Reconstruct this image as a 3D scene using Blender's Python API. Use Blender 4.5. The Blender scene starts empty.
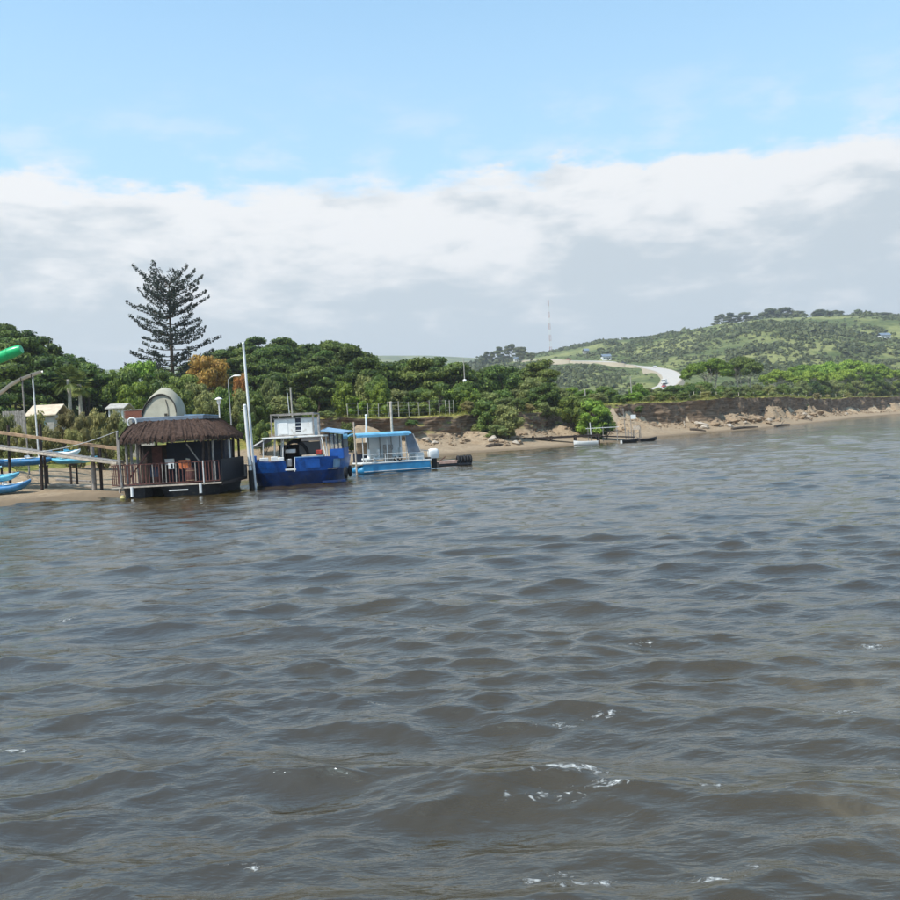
import bpy, bmesh, math, random
import numpy as np
from mathutils import Vector, Matrix, Euler

random.seed(7)
rng = np.random.default_rng(11)
R = math.radians
scene = bpy.context.scene
col = scene.collection

# ---------------------------------------------------------------- camera
CAMZ = 2.8
PITCH, ROLL = R(1.34), R(-3.0)
cam_data = bpy.data.cameras.new('camera')
cam = bpy.data.objects.new('camera', cam_data)
col.objects.link(cam)
cam_data.sensor_width = 36.0
cam_data.lens = 36.0            # 900 px focal length on the 900 px photograph
cam_data.clip_start = 0.1
cam_data.clip_end = 20000
CAM_R = Matrix.Rotation(R(90) - PITCH, 3, 'X') @ Matrix.Rotation(ROLL, 3, 'Z')
cam.matrix_world = Matrix.Translation((0, 0, CAMZ)) @ CAM_R.to_4x4()
scene.camera = cam

# ---------------------------------------------------------------- light
SUN_ELEV = R(56)
SUN_FROM = (-0.80, -0.60)        # horizontal direction towards the sun (left, slightly behind the camera)
sd = Vector((SUN_FROM[0], SUN_FROM[1], 0)).normalized() * math.cos(SUN_ELEV)
sd.z = math.sin(SUN_ELEV)
sun_data = bpy.data.lights.new('sun', 'SUN')
sun_data.energy = 4.3
sun_data.angle = R(0.53)
sun_data.color = (1.0, 0.955, 0.885)
sun = bpy.data.objects.new('sun', sun_data)
sun.rotation_euler = (-sd).to_track_quat('-Z', 'Y').to_euler()
sun.location = (-60, -40, 90)
col.objects.link(sun)

world = bpy.data.worlds.new('World')
scene.world = world
world.use_nodes = True
SKY_STRENGTH = 0.13


class NT:
    """small node-graph helper"""
    def __init__(s, tree):
        s.t = tree
    def n(s, typ, **kw):
        nd = s.t.nodes.new(typ)
        for k, v in kw.items():
            setattr(nd, k, v)
        return nd
    def put(s, sock, v):
        if hasattr(v, 'is_output') or isinstance(v, bpy.types.NodeSocket):
            s.t.links.new(v, sock)
        else:
            if hasattr(sock.default_value, '__len__') and not hasattr(v, '__len__'):
                v = [v] * len(sock.default_value)
            if hasattr(v, '__len__') and hasattr(sock.default_value, '__len__') and len(sock.default_value) == 4 and len(v) == 3:
                v = list(v) + [1]
            sock.default_value = v
    def math(s, op, a, b=None, c=None, clamp=False):
        nd = s.n('ShaderNodeMath', operation=op, use_clamp=clamp)
        for i, v in enumerate((a, b, c)):
            if v is not None:
                s.put(nd.inputs[i], v)
        return nd.outputs[0]
    def vmath(s, op, a, b=None):
        nd = s.n('ShaderNodeVectorMath', operation=op)
        s.put(nd.inputs[0], a)
        if b is not None:
            s.put(nd.inputs[1], b)
        return nd.outputs[0]
    def ramp(s, v, lo, hi, a=0.0, b=1.0):
        nd = s.n('ShaderNodeMapRange', interpolation_type='SMOOTHSTEP')
        s.put(nd.inputs[0], v); s.put(nd.inputs[1], lo); s.put(nd.inputs[2], hi); s.put(nd.inputs[3], a); s.put(nd.inputs[4], b)
        return nd.outputs[0]
    def mix(s, f, a, b, blend='MIX'):
        nd = s.n('ShaderNodeMix', data_type='RGBA', blend_type=blend)
        s.put(nd.inputs[0], f); s.put(nd.inputs[6], a); s.put(nd.inputs[7], b)
        return nd.outputs[2]
    def noise(s, vec, scale, detail=5, rough=0.55, dist=0.0):
        nd = s.n('ShaderNodeTexNoise')
        if vec is not None:
            s.put(nd.inputs['Vector'], vec)
        nd.inputs['Scale'].default_value = scale
        nd.inputs['Detail'].default_value = detail
        nd.inputs['Roughness'].default_value = rough
        nd.inputs['Distortion'].default_value = dist
        return nd.outputs[0]


def build_sky():
    w = NT(world.node_tree)
    world.node_tree.nodes.clear()
    out = w.n('ShaderNodeOutputWorld')
    bg = w.n('ShaderNodeBackground')
    bg.inputs[1].default_value = SKY_STRENGTH
    sky = w.n('ShaderNodeTexSky', sky_type='NISHITA')
    sky.sun_disc = False
    sky.sun_elevation = SUN_ELEV
    sky.sun_rotation = math.atan2(sd.x, sd.y)
    sky.altitude = 0
    sky.air_density = 1.0
    sky.dust_density = 0.6
    sky.ozone_density = 1.6
    tc = w.n('ShaderNodeTexCoord')
    d = w.vmath('NORMALIZE', tc.outputs['Generated'])
    sep = w.n('ShaderNodeSeparateXYZ'); w.put(sep.inputs[0], d)
    z = sep.outputs[2]
    mp = w.n('ShaderNodeMapping'); w.put(mp.inputs[0], d)
    mp.inputs['Scale'].default_value = (1.0, 1.0, 2.7)
    mp.inputs['Location'].default_value = (5.3, 1.9, 0.6)
    v = mp.outputs[0]
    big = w.noise(v, 3.2, 4, 0.5)
    puff = w.noise(v, 11.5, 12, 0.60, 0.10)
    fine = w.noise(v, 26, 8, 0.6)
    edge = w.math('ADD', 0.272, w.math('MULTIPLY', w.math('SUBTRACT', big, 0.5), 0.010))
    edge = w.math('ADD', edge, w.math('MULTIPLY', w.math('SUBTRACT', puff, 0.5), 0.095))
    edge = w.math('ADD', edge, w.math('MULTIPLY', w.math('SUBTRACT', fine, 0.5), 0.034))
    depth = w.math('SUBTRACT', edge, z)             # > 0 inside the bank
    soft = w.ramp(big, 0.36, 0.62, 0.004, 0.030)
    nd = w.n('ShaderNodeMapRange', interpolation_type='SMOOTHSTEP')
    w.put(nd.inputs[0], depth); w.put(nd.inputs[1], -0.008); w.put(nd.inputs[2], soft)
    mask = nd.outputs[0]
    # thin veil just above the bank
    veil = w.math('MULTIPLY', w.ramp(depth, -0.10, 0.03), w.ramp(puff, 0.42, 0.66, 0.0, 0.42))
    mask = w.math('MAXIMUM', mask, veil)
    body = w.noise(v, 6.0, 8, 0.55, 0.25)
    fold = w.noise(v, 13.0, 8, 0.55, 0.2)
    g = w.math('ADD', w.math('MULTIPLY', depth, 7.5), w.math('MULTIPLY', w.math('SUBTRACT', body, 0.5), 2.6))
    g = w.math('ADD', g, w.math('MULTIPLY', w.math('SUBTRACT', fold, 0.5), 2.0))
    grey = w.ramp(g, 0.16, 1.15)
    K = 1.0 / SKY_STRENGTH
    white = (0.76 * K, 0.765 * K, 0.77 * K)
    shade = (0.48 * K, 0.54 * K, 0.585 * K)
    cl = w.mix(grey, white, shade)
    low = w.ramp(z, 0.19, 0.02)
    cl = w.mix(w.math('MULTIPLY', low, 0.40), cl, (0.53 * K, 0.61 * K, 0.67 * K))
    # paler blue close to the bank, as in clear air low over the sea
    pale = w.ramp(z, 0.62, 0.25, 0.10, 0.55)
    blue = w.mix(1.0, sky.outputs[0], SKY_TINT, 'MULTIPLY')
    blue = w.mix(pale, blue, (0.49 * K, 0.68 * K, 0.81 * K))
    c = w.mix(mask, blue, cl)
    w.put(bg.inputs[0], c)
    w.put(out.inputs[0], bg.outputs[0])


SKY_TINT = (1.06, 1.60, 1.64)
build_sky()

vs = scene.view_settings
vs.view_transform = 'Standard'
vs.look = 'None'
vs.gamma = 1.0
vs.use_curve_mapping = False
vs.exposure = 0.36
scene.cycles.use_denoising = True
scene.cycles.max_bounces = 8
scene.cycles.volume_bounces = 0
scene.cycles.transparent_max_bounces = 12

# ---------------------------------------------------------------- photo pixels to directions
def ray(px, py):
    d = CAM_R @ Vector(((px - 450) / 900.0, -(py - 450) / 900.0, -1.0))
    return d / d.y
def W(px, py, Y):                     # point at depth Y
    d = ray(px, py) * Y
    return Vector((d.x, Y, CAMZ + d.z))
def G(px, py, z=0.0):                 # point on a level plane
    d = ray(px, py)
    return W(px, py, (z - CAMZ) / d.z)
def az(px, py):
    d = ray(px, py); return d.x
def el(px, py):
    return ray(px, py).z

# ---------------------------------------------------------------- value noise for geometry
_NT = np.random.default_rng(3).random((256, 256))
def vnoise(x, y):
    x = np.asarray(x, float); y = np.asarray(y, float)
    xi = np.floor(x).astype(int); yi = np.floor(y).astype(int)
    fx = x - xi; fy = y - yi
    fx = fx * fx * (3 - 2 * fx); fy = fy * fy * (3 - 2 * fy)
    a = _NT[xi % 256, yi % 256]; b = _NT[(xi + 1) % 256, yi % 256]
    c = _NT[xi % 256, (yi + 1) % 256]; e = _NT[(xi + 1) % 256, (yi + 1) % 256]
    return (a * (1 - fx) + b * fx) * (1 - fy) + (c * (1 - fx) + e * fx) * fy
def fbm(x, y, o=4):
    s = 0; a = 0.5; t = 0
    for i in range(o):
        s = s + a * vnoise(x * 2 ** i + 17.3 * i, y * 2 ** i + 5.1 * i); t += a; a *= 0.5
    return s / t
def sstep(x, a, b):
    t = np.clip((np.asarray(x, float) - a) / (b - a), 0, 1)
    return t * t * (3 - 2 * t)

# ---------------------------------------------------------------- objects, meshes
def tag(o, label=None, cat=None, group=None, kind=None):
    if label: o['label'] = label
    if cat: o['category'] = cat
    if group: o['group'] = group
    if kind: o['kind'] = kind
    return o
def empty(name, loc=(0, 0, 0), rz=0.0, label=None, cat=None, group=None):
    o = bpy.data.objects.new(name, None)
    o.location = loc; o.rotation_euler = (0, 0, rz)
    o.empty_display_size = 0.3
    col.objects.link(o)
    return tag(o, label, cat, group)
def link_mesh(name, me, mat=None, parent=None, loc=None):
    o = bpy.data.objects.new(name, me)
    if mat is not None and not me.materials:
        me.materials.append(mat)
    col.objects.link(o)
    if parent is not None:
        o.parent = parent
    if loc is not None:
        o.location = loc
    return o
def np_mesh(name, verts, faces, attrs=None, smooth=False):
    """faces: (n,k) int array"""
    verts = np.ascontiguousarray(verts, dtype=np.float32); faces = np.ascontiguousarray(faces, dtype=np.int32)
    me = bpy.data.meshes.new(name)
    me.vertices.add(len(verts)); me.vertices.foreach_set('co', verts.ravel())
    n, k = faces.shape
    me.loops.add(n * k); me.loops.foreach_set('vertex_index', faces.ravel())
    me.polygons.add(n)
    me.polygons.foreach_set('loop_start', np.arange(0, n * k, k, dtype=np.int32))
    me.polygons.foreach_set('loop_total', np.full(n, k, dtype=np.int32))
    me.polygons.foreach_set('use_smooth', np.full(n, smooth, dtype=bool))
    for nm, a in (attrs or {}).items():
        at = me.attributes.new(nm, 'FLOAT', 'POINT')
        at.data.foreach_set('value', np.ascontiguousarray(a, dtype=np.float32))
    me.update(calc_edges=True)
    return me
def copy_tree(o, parent=None):
    c = o.copy(); col.objects.link(c); c.parent = parent
    for ch in [k for k in o.children]:
        copy_tree(ch, c)
    return c


class MB:
    """collects shapes into one mesh"""
    def __init__(s):
        s.v = []; s.f = []
    def add(s, vs_, fs):
        b = len(s.v); s.v += [tuple(p) for p in vs_]; s.f += [tuple(i + b for i in f) for f in fs]
        return s
    def box(s, c, sz, rot=None, taper=1.0):
        hx, hy, hz = sz[0] / 2, sz[1] / 2, sz[2] / 2
        P = [Vector((x * hx * (taper if z > 0 else 1), y * hy * (taper if z > 0 else 1), z * hz)) for z in (-1, 1) for y in (-1, 1) for x in (-1, 1)]
        if rot is not None:
            m = rot if isinstance(rot, Matrix) else Euler(rot).to_matrix()
            P = [m @ p for p in P]
        c = Vector(c)
        return s.add([p + c for p in P], [(0, 2, 3, 1), (4, 5, 7, 6), (0, 1, 5, 4), (2, 6, 7, 3), (0, 4, 6, 2), (1, 3, 7, 5)])
    def bar(s, a, b, w, h=None, up=(0, 0, 1)):
        """rectangular bar from a to b"""
        a = Vector(a); b = Vector(b); h = h or w
        d = b - a; L = d.length; y = d.normalized(); u = Vector(up)
        x = y.cross(u)
        if x.length < 1e-4: x = y.cross(Vector((1, 0, 0)))
        x.normalize(); z = x.cross(y)
        m = Matrix((x, y, z)).transposed()
        return s.box((a + b) / 2, (w, L, h), m)
    def tube(s, path, r, n=8, cap=True):
        pts = [Vector(p) for p in path]
        rs = r if hasattr(r, '__len__') else [r] * len(pts)
        b = len(s.v); prev = None
        for i, p in enumerate(pts):
            d = (pts[min(i + 1, len(pts) - 1)] - pts[max(i - 1, 0)]).normalized()
            if prev is None:
                u = d.cross(Vector((0, 0, 1)))
                if u.length < 1e-3: u = d.cross(Vector((1, 0, 0)))
            else:
                u = prev - d * prev.dot(d)
            u.normalize(); prev = u; w_ = d.cross(u)
            for k in range(n):
                t = 2 * math.pi * k / n
                s.v.append(tuple(p + (u * math.cos(t) + w_ * math.sin(t)) * rs[i]))
        for i in range(len(pts) - 1):
            for k in range(n):
                a0 = b + i * n + k; a1 = b + i * n + (k + 1) % n
                s.f.append((a0, a1, a1 + n, a0 + n))
        if cap:
            s.f.append(tuple(b + k for k in range(n))[::-1])
            s.f.append(tuple(b + (len(pts) - 1) * n + k for k in range(n)))
        return s
    def lathe(s, prof, c=(0, 0, 0), n=16, axis='Z'):
        b = len(s.v); c = Vector(c)
        for (r, z) in prof:
            for k in range(n):
                t = 2 * math.pi * k / n
                p = Vector((r * math.cos(t), r * math.sin(t), z))
                if axis == 'X': p = Vector((p.z, p.x, p.y))
                if axis == 'Y': p = Vector((p.x, p.z, p.y))
                s.v.append(tuple(p + c))
        for i in range(len(prof) - 1):
            for k in range(n):
                a0 = b + i * n + k; a1 = b + i * n + (k + 1) % n
                s.f.append((a0, a1, a1 + n, a0 + n))
        return s
    def torus(s, c, R_, r, axis='Y', n=20, m=8):
        b = len(s.v); c = Vector(c)
        for i in range(n):
            t = 2 * math.pi * i / n
            for k in range(m):
                q = 2 * math.pi * k / m
                x, y, z = (R_ + r * math.cos(q)) * math.cos(t), (R_ + r * math.cos(q)) * math.sin(t), r * math.sin(q)
                p = {'Z': (x, y, z), 'Y': (x, z, y), 'X': (z, x, y)}[axis]
                s.v.append(tuple(Vector(p) + c))
        for i in range(n):
            for k in range(m):
                s.f.append((b + i * m + k, b + ((i + 1) % n) * m + k, b + ((i + 1) % n) * m + (k + 1) % m, b + i * m + (k + 1) % m))
        return s
    def loft(s, rings, closed=True, caps=True):
        b = len(s.v); n = len(rings[0])
        for r in rings: s.v += [tuple(p) for p in r]
        for i in range(len(rings) - 1):
            for k in range(n if closed else n - 1):
                a0 = b + i * n + k; a1 = b + i * n + (k + 1) % n
                s.f.append((a0, a1, a1 + n, a0 + n))
        if caps and closed:
            s.f.append(tuple(b + k for k in range(n))[::-1])
            s.f.append(tuple(b + (len(rings) - 1) * n + k for k in range(n)))
        return s
    def mesh(s, name, smooth=None):
        me = bpy.data.meshes.new(name)
        me.from_pydata(s.v, [], s.f)
        bm = bmesh.new(); bm.from_mesh(me)
        bmesh.ops.recalc_face_normals(bm, faces=bm.faces)
        bm.to_mesh(me); bm.free()
        if smooth:
            me.polygons.foreach_set('use_smooth', [True] * len(me.polygons))
            me.set_sharp_from_angle(angle=R(smooth))
        me.update()
        return me
    def build(s, name, mat, parent=None, smooth=35, bevel=0.0):
        o = link_mesh(name, s.mesh(name, smooth), mat, parent)
        if bevel:
            m = o.modifiers.new('bevel', 'BEVEL'); m.width = bevel; m.segments = 2; m.limit_method = 'ANGLE'
        return o


# ---------------------------------------------------------------- materials
M = {}
def bsdf_mat(name):
    m = bpy.data.materials.new(name); m.use_nodes = True
    t = m.node_tree; t.nodes.clear()
    w = NT(t)
    out = w.n('ShaderNodeOutputMaterial'); b = w.n('ShaderNodeBsdfPrincipled')
    t.links.new(b.outputs[0], out.inputs[0])
    M[name] = m
    return m, w, b, out
def paint(name, c, rough=0.5, var=0.25, scale=3.0, metallic=0.0, spec=0.4, streak=False, dirt=None, bump=0.0):
    """solid colour with worn variation and faint relief"""
    m, w, b, out = bsdf_mat(name)
    tc = w.n('ShaderNodeTexCoord')
    v = tc.outputs['Object']
    if streak:
        mp = w.n('ShaderNodeMapping'); w.put(mp.inputs[0], v); mp.inputs['Scale'].default_value = (1, 1, 0.15); v = mp.outputs[0]
    n1 = w.noise(v, scale, 6, 0.6); n2 = w.noise(tc.outputs['Object'], scale * 9, 4, 0.6)
    dark = tuple(x * (1 - var) for x in c); light = tuple(min(1, x * (1 + var * 0.6)) for x in c)
    cc = w.mix(w.ramp(n1, 0.3, 0.7), dark, light)
    cc = w.mix(w.math('MULTIPLY', w.ramp(n2, 0.45, 0.75), var * 0.8), cc, tuple(x * 0.6 for x in c))
    if dirt:
        cc = w.mix(w.math('MULTIPLY', w.ramp(w.noise(v, scale * 1.7, 8, 0.7), 0.52, 0.68), 0.75), cc, dirt)
    w.put(b.inputs['Base Color'], cc)
    b.inputs['Roughness'].default_value = rough
    w.put(b.inputs['Roughness'], w.ramp(n2, 0.2, 0.8, max(0.02, rough - 0.1), min(1, rough + 0.12)))
    b.inputs['Metallic'].default_value = metallic
    b.inputs['Specular IOR Level'].default_value = spec
    if bump:
        bp = w.n('ShaderNodeBump'); bp.inputs['Strength'].default_value = bump; bp.inputs['Distance'].default_value = 0.02
        w.put(bp.inputs['Height'], n2); w.put(b.inputs['Normal'], bp.outputs[0])
    return m
def leaf_mat(name, c1, c2, c3=None, trans=0.28):
    """leaf colour varies leaf by leaf and plant by plant"""
    m, w, b, out = bsdf_mat(name)
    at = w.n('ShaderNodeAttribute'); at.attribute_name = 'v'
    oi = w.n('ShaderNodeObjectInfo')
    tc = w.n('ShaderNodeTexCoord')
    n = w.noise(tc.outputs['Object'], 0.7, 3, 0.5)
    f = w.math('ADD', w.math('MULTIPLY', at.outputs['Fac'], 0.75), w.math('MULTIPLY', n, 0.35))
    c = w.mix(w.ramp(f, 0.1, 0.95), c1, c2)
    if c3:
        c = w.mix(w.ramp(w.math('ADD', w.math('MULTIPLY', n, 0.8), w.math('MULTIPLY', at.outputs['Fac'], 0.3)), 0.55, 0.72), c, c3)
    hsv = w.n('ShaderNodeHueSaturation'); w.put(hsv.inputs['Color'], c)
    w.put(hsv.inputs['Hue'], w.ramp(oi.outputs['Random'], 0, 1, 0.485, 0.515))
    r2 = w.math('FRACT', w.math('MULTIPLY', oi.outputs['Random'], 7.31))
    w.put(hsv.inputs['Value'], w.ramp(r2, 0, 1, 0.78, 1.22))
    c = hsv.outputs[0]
    w.put(b.inputs['Base Color'], c)
    b.inputs['Roughness'].default_value = 0.55
    b.inputs['Specular IOR Level'].default_value = 0.25
    tr = w.n('ShaderNodeBsdfTranslucent'); w.put(tr.inputs[0], c)
    mx = w.n('ShaderNodeMixShader'); mx.inputs[0].default_value = trans
    w.t.links.new(b.outputs[0], mx.inputs[1]); w.t.links.new(tr.outputs[0], mx.inputs[2]); w.t.links.new(mx.outputs[0], out.inputs[0])
    return m

leaf_mat('leaf_dark', (0.026, 0.050, 0.009), (0.160, 0.225, 0.040))
leaf_mat('leaf_mid', (0.055, 0.090, 0.014), (0.220, 0.275, 0.055))
leaf_mat('leaf_bright', (0.095, 0.165, 0.016), (0.290, 0.390, 0.050))
leaf_mat('leaf_olive', (0.105, 0.125, 0.034), (0.290, 0.310, 0.100))
leaf_mat('leaf_reed', (0.170, 0.155, 0.045), (0.440, 0.380, 0.150), trans=0.4)
leaf_mat('leaf_orange', (0.22, 0.105, 0.022), (0.60, 0.32, 0.08), (0.15, 0.10, 0.03))
leaf_mat('leaf_pine', (0.014, 0.022, 0.016), (0.045, 0.060, 0.038), trans=0.1)
leaf_mat('leaf_scrub', (0.095, 0.115, 0.040), (0.200, 0.220, 0.085), (0.10, 0.11, 0.05))
leaf_mat('leaf_palm', (0.090, 0.125, 0.025), (0.260, 0.290, 0.075))
leaf_mat('grass', (0.120, 0.140, 0.025), (0.330, 0.300, 0.060))
paint('bark', (0.12, 0.09, 0.065), 0.9, 0.4, 4, bump=0.5, spec=0.1)
paint('bark_pale', (0.42, 0.38, 0.32), 0.9, 0.35, 4, bump=0.4, spec=0.1)
# ================================================================ the lie of the land
def catmull(P, n):
    P = [Vector(p) for p in P]; out = []
    for i in range(len(P) - 1):
        p0 = P[max(i - 1, 0)]; p1 = P[i]; p2 = P[i + 1]; p3 = P[min(i + 2, len(P) - 1)]
        for k in range(n):
            t = k / n
            out.append(0.5 * ((2 * p1) + (p2 - p0) * t + (2 * p0 - 5 * p1 + 4 * p2 - p3) * t * t + (3 * p1 - p0 - 3 * p2 + p3) * t ** 3))
    out.append(P[-1]); return out

_sp = [Vector((-3800, -300, 0)), Vector((-900, -60, 0)), Vector((-240, 16, 0)), Vector((-75, 40, 0))]
_sp += [G(0, 505), G(60, 503), G(98, 501.5)]
_sp += [Vector((-16.5, 52.5, 0)), Vector((-13.8, 65, 0)), Vector((-9.0, 80, 0)), Vector((-3.0, 94, 0))]
_sp += [G(480, 452.5), G(560, 447), G(630, 440), G(700, 433.3), G(760, 428.7), G(830, 421.3), G(897, 414.5)]
_e = _sp[-1]
_sp += [_e + Vector((110, 80, 0)), _e + Vector((420, 240, 0)), _e + Vector((1500, 600, 0)), Vector((3800, 1500, 0))]
for p in _sp: p.z = 0
SHORE = np.array([(p.x, p.y) for p in catmull(_sp, 8)])

def shore_dist(x, y):
    """signed distance to the water's edge, positive on land"""
    x = np.asarray(x, float).ravel(); y = np.asarray(y, float).ravel()
    best = np.full(x.shape, 1e18); sg = np.zeros(x.shape)
    for i in range(len(SHORE) - 1):
        ax, ay = SHORE[i]; bx, by = SHORE[i + 1]
        dx, dy = bx - ax, by - ay; L = dx * dx + dy * dy
        if L < 1e-9: continue
        t = np.clip(((x - ax) * dx + (y - ay) * dy) / L, 0, 1)
        ex = x - ax - t * dx; ey = y - ay - t * dy
        d2 = ex * ex + ey * ey
        m = d2 < best
        best[m] = d2[m]; sg[m] = np.sign(dx * ey - dy * ex)[m]
    return np.sqrt(best) * sg

def table(pts):
    return (np.array([az(*p) for p in pts]), np.array([el(*p) for p in pts]))
T_LEFT = table([(-140, 300), (-60, 305), (0, 322), (28, 330), (50, 347), (80, 362), (105, 380), (125, 400), (160, 415)])
T_MID = table([(120, 420), (165, 400), (200, 358), (230, 346), (270, 342), (315, 342), (345, 353), (385, 363), (430, 367), (470, 374), (520, 386), (580, 398), (640, 405)])
T_HILL = table([(380, 372), (450, 366), (500, 360), (540, 353), (575, 347), (610, 341), (650, 335.5), (690, 329.5), (730, 323.5), (770, 318), (810, 316), (860, 314), (900, 314), (1000, 318), (1200, 330)])
T_FAR = table([(-400, 372), (100, 372), (300, 362), (370, 357.5), (430, 357.5), (480, 360), (540, 366), (640, 372)])
Y_LEFT, Y_MID, Y_HILL, Y_FAR = 126.0, 165.0, 1000.0, 2700.0

def cliffness(x, y):
    return sstep(np.asarray(y, float) + 0.6 * np.asarray(x, float), 70, 92)
def bank_scale(y):
    return 1 - 0.24 * sstep(y, 112, 150)
def lip_rise(y):
    return 1.3 * sstep(y, 112, 165)
def ground_h(x, y, d=None):
    shp = np.shape(x)
    x = np.asarray(x, float).ravel(); y = np.asarray(y, float).ravel()
    if d is None: d = shore_dist(x, y)
    c = cliffness(x, y)
    left = np.interp(d, [-40, -14, 0, 12, 20, 30, 60], [-3.5, -1.6, 0, 0.75, 2.0, 3.3, 3.6])
    d0 = d; d = np.where(d > 0, d / bank_scale(y), d)
    right = np.interp(d, [-40, -14, 0, 4, 10, 11.5, 12.5, 60], [-3.5, -1.6, 0, 0.55, 1.7, 2.6, 4.5, 4.8])
    right = right + lip_rise(y) * sstep(d, 11, 12.5)
    d = d0
    z = left * (1 - c) + right * c
    yy = np.maximum(y, 1.0); a = x / yy
    und = (fbm(x / 14.0, y / 14.0, 4) - 0.5) * 1.2 * sstep(d, 14, 40)
    z = z + und
    def ridge(T, Yc, w0, w1, off):
        zt = CAMZ + np.interp(a, T[0], T[1]) * Yc - off
        b = np.where(y < Yc, sstep(y, Yc - w0, Yc), 1 - 0.6 * sstep(y, Yc, Yc + w1))
        return zt, b
    for T, Yc, w0, w1, off, dm in ((T_LEFT, Y_LEFT, 40, 60, 7.0, 18), (T_MID, Y_MID, 52, 110, 7.0, 14)):
        zt, b = ridge(T, Yc, w0, w1, off)
        z = z + np.maximum(zt - z, 0) * b * sstep(d, dm, dm + 22)
    zt, _ = ridge(T_HILL, Y_HILL, 1, 1, 3.0)
    g = sstep(y, 330, 1010) * 0.55 + np.clip((y - 330) / 680, 0, 1) * 0.45
    und2 = (fbm(x / 120.0, y / 120.0, 4) - 0.5) * 26 * sstep(y, 380, 620) * (1 - 0.75 * sstep(y, 860, 1000))
    hill = np.maximum(zt - 5, 0) * g * (1 - 0.45 * sstep(y, 1010, 1700)) + und2 * (zt > 20)
    z = z + np.maximum(hill, 0) * sstep(d, 40, 260)
    zt, b = ridge(T_FAR, Y_FAR, 1300, 900, 0.0)
    z = np.maximum(z, z + (zt - z) * b * (d > 300))
    return z.reshape(shp)

def hit(px, py, y0=40.0, y1=2600.0):
    """where the sight line through a pixel meets the land"""
    d = ray(px, py)
    ys = np.concatenate([np.arange(y0, 400, 0.5), np.arange(400, y1, 2.0)])
    zs = CAMZ + d.z * ys
    hs = ground_h(d.x * ys, ys)
    k = np.argmax(hs >= zs)
    if hs[k] < zs[k]: k = len(ys) - 1
    return Vector((d.x * ys[k], ys[k], hs[k]))
def gz(x, y):
    return float(ground_h(np.array([x]), np.array([y]))[0])

# ---------------------------------------------------------------- ground sheet
def spaced(lo, hi, c, fine, n):
    t = np.linspace(-1, 1, n)
    k = 5.2
    s = np.sinh(k * t) / np.sinh(k)
    return np.where(s < 0, c + s * (c - lo), c + s * (hi - c))
def ground_material():
    m, w, b, out = bsdf_mat('ground')
    geo = w.n('ShaderNodeNewGeometry'); pos = geo.outputs['Position']
    at = w.n('ShaderNodeAttribute'); at.attribute_name = 'd'
    ft = w.n('ShaderNodeAttribute'); ft.attribute_name = 'far'
    n1 = w.noise(pos, 0.018, 8, 0.6); n2 = w.noise(pos, 0.25, 6, 0.6); n3 = w.noise(pos, 2.5, 5, 0.6)
    grass = w.mix(w.ramp(n2, 0.35, 0.7), (0.085, 0.11, 0.030), (0.18, 0.19, 0.065))
    pasture = w.mix(w.ramp(n2, 0.35, 0.65), (0.165, 0.178, 0.062), (0.235, 0.240, 0.090))
    scrub = w.mix(w.ramp(n2, 0.40, 0.62), (0.065, 0.090, 0.030), (0.115, 0.135, 0.048))
    far = w.mix(w.ramp(n1, 0.43, 0.58), scrub, pasture)
    c = w.mix(w.ramp(ft.outputs['Fac'], 0.2, 0.8), grass, far)
    sand = w.mix(w.ramp(n3, 0.3, 0.7), (0.36, 0.27, 0.175), (0.47, 0.37, 0.25))
    c = w.mix(w.ramp(w.math('ADD', at.outputs['Fac'], w.math('MULTIPLY', w.math('SUBTRACT', n2, 0.5), 8)), 15, 18), sand, c)
    w.put(b.inputs['Base Color'], c)
    b.inputs['Roughness'].default_value = 0.95; b.inputs['Specular IOR Level'].default_value = 0.1
    bp = w.n('ShaderNodeBump'); bp.inputs['Strength'].default_value = 0.6; bp.inputs['Distance'].default_value = 0.3
    w.put(bp.inputs['Height'], n3); w.put(b.inputs['Normal'], bp.outputs[0])
ground_material()

gxs = np.unique(np.concatenate([spaced(-3900, 3900, 30, 2, 220), np.linspace(-300, 700, 170)]))
gys = np.unique(np.concatenate([spaced(-500, 4900, 130, 2, 220), np.linspace(320, 1150, 140)]))
GX, GY = np.meshgrid(gxs, gys)
gd = shore_dist(GX, GY)
GZ = ground_h(GX, GY, gd).ravel()
GZ = GZ - np.where((gd < 21), 0.55, 0.0)
nx, ny = len(gxs), len(gys)
ii = np.arange(nx * ny).reshape(ny, nx)
gf = np.stack([ii[:-1, :-1], ii[:-1, 1:], ii[1:, 1:], ii[1:, :-1]], -1).reshape(-1, 4)
me = np_mesh('ground', np.stack([GX.ravel(), GY.ravel(), GZ], 1), gf, {'d': gd, 'far': sstep(GY.ravel(), 230, 420)}, True)
tag(link_mesh('ground', me, M['ground']), kind='structure')

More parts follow.
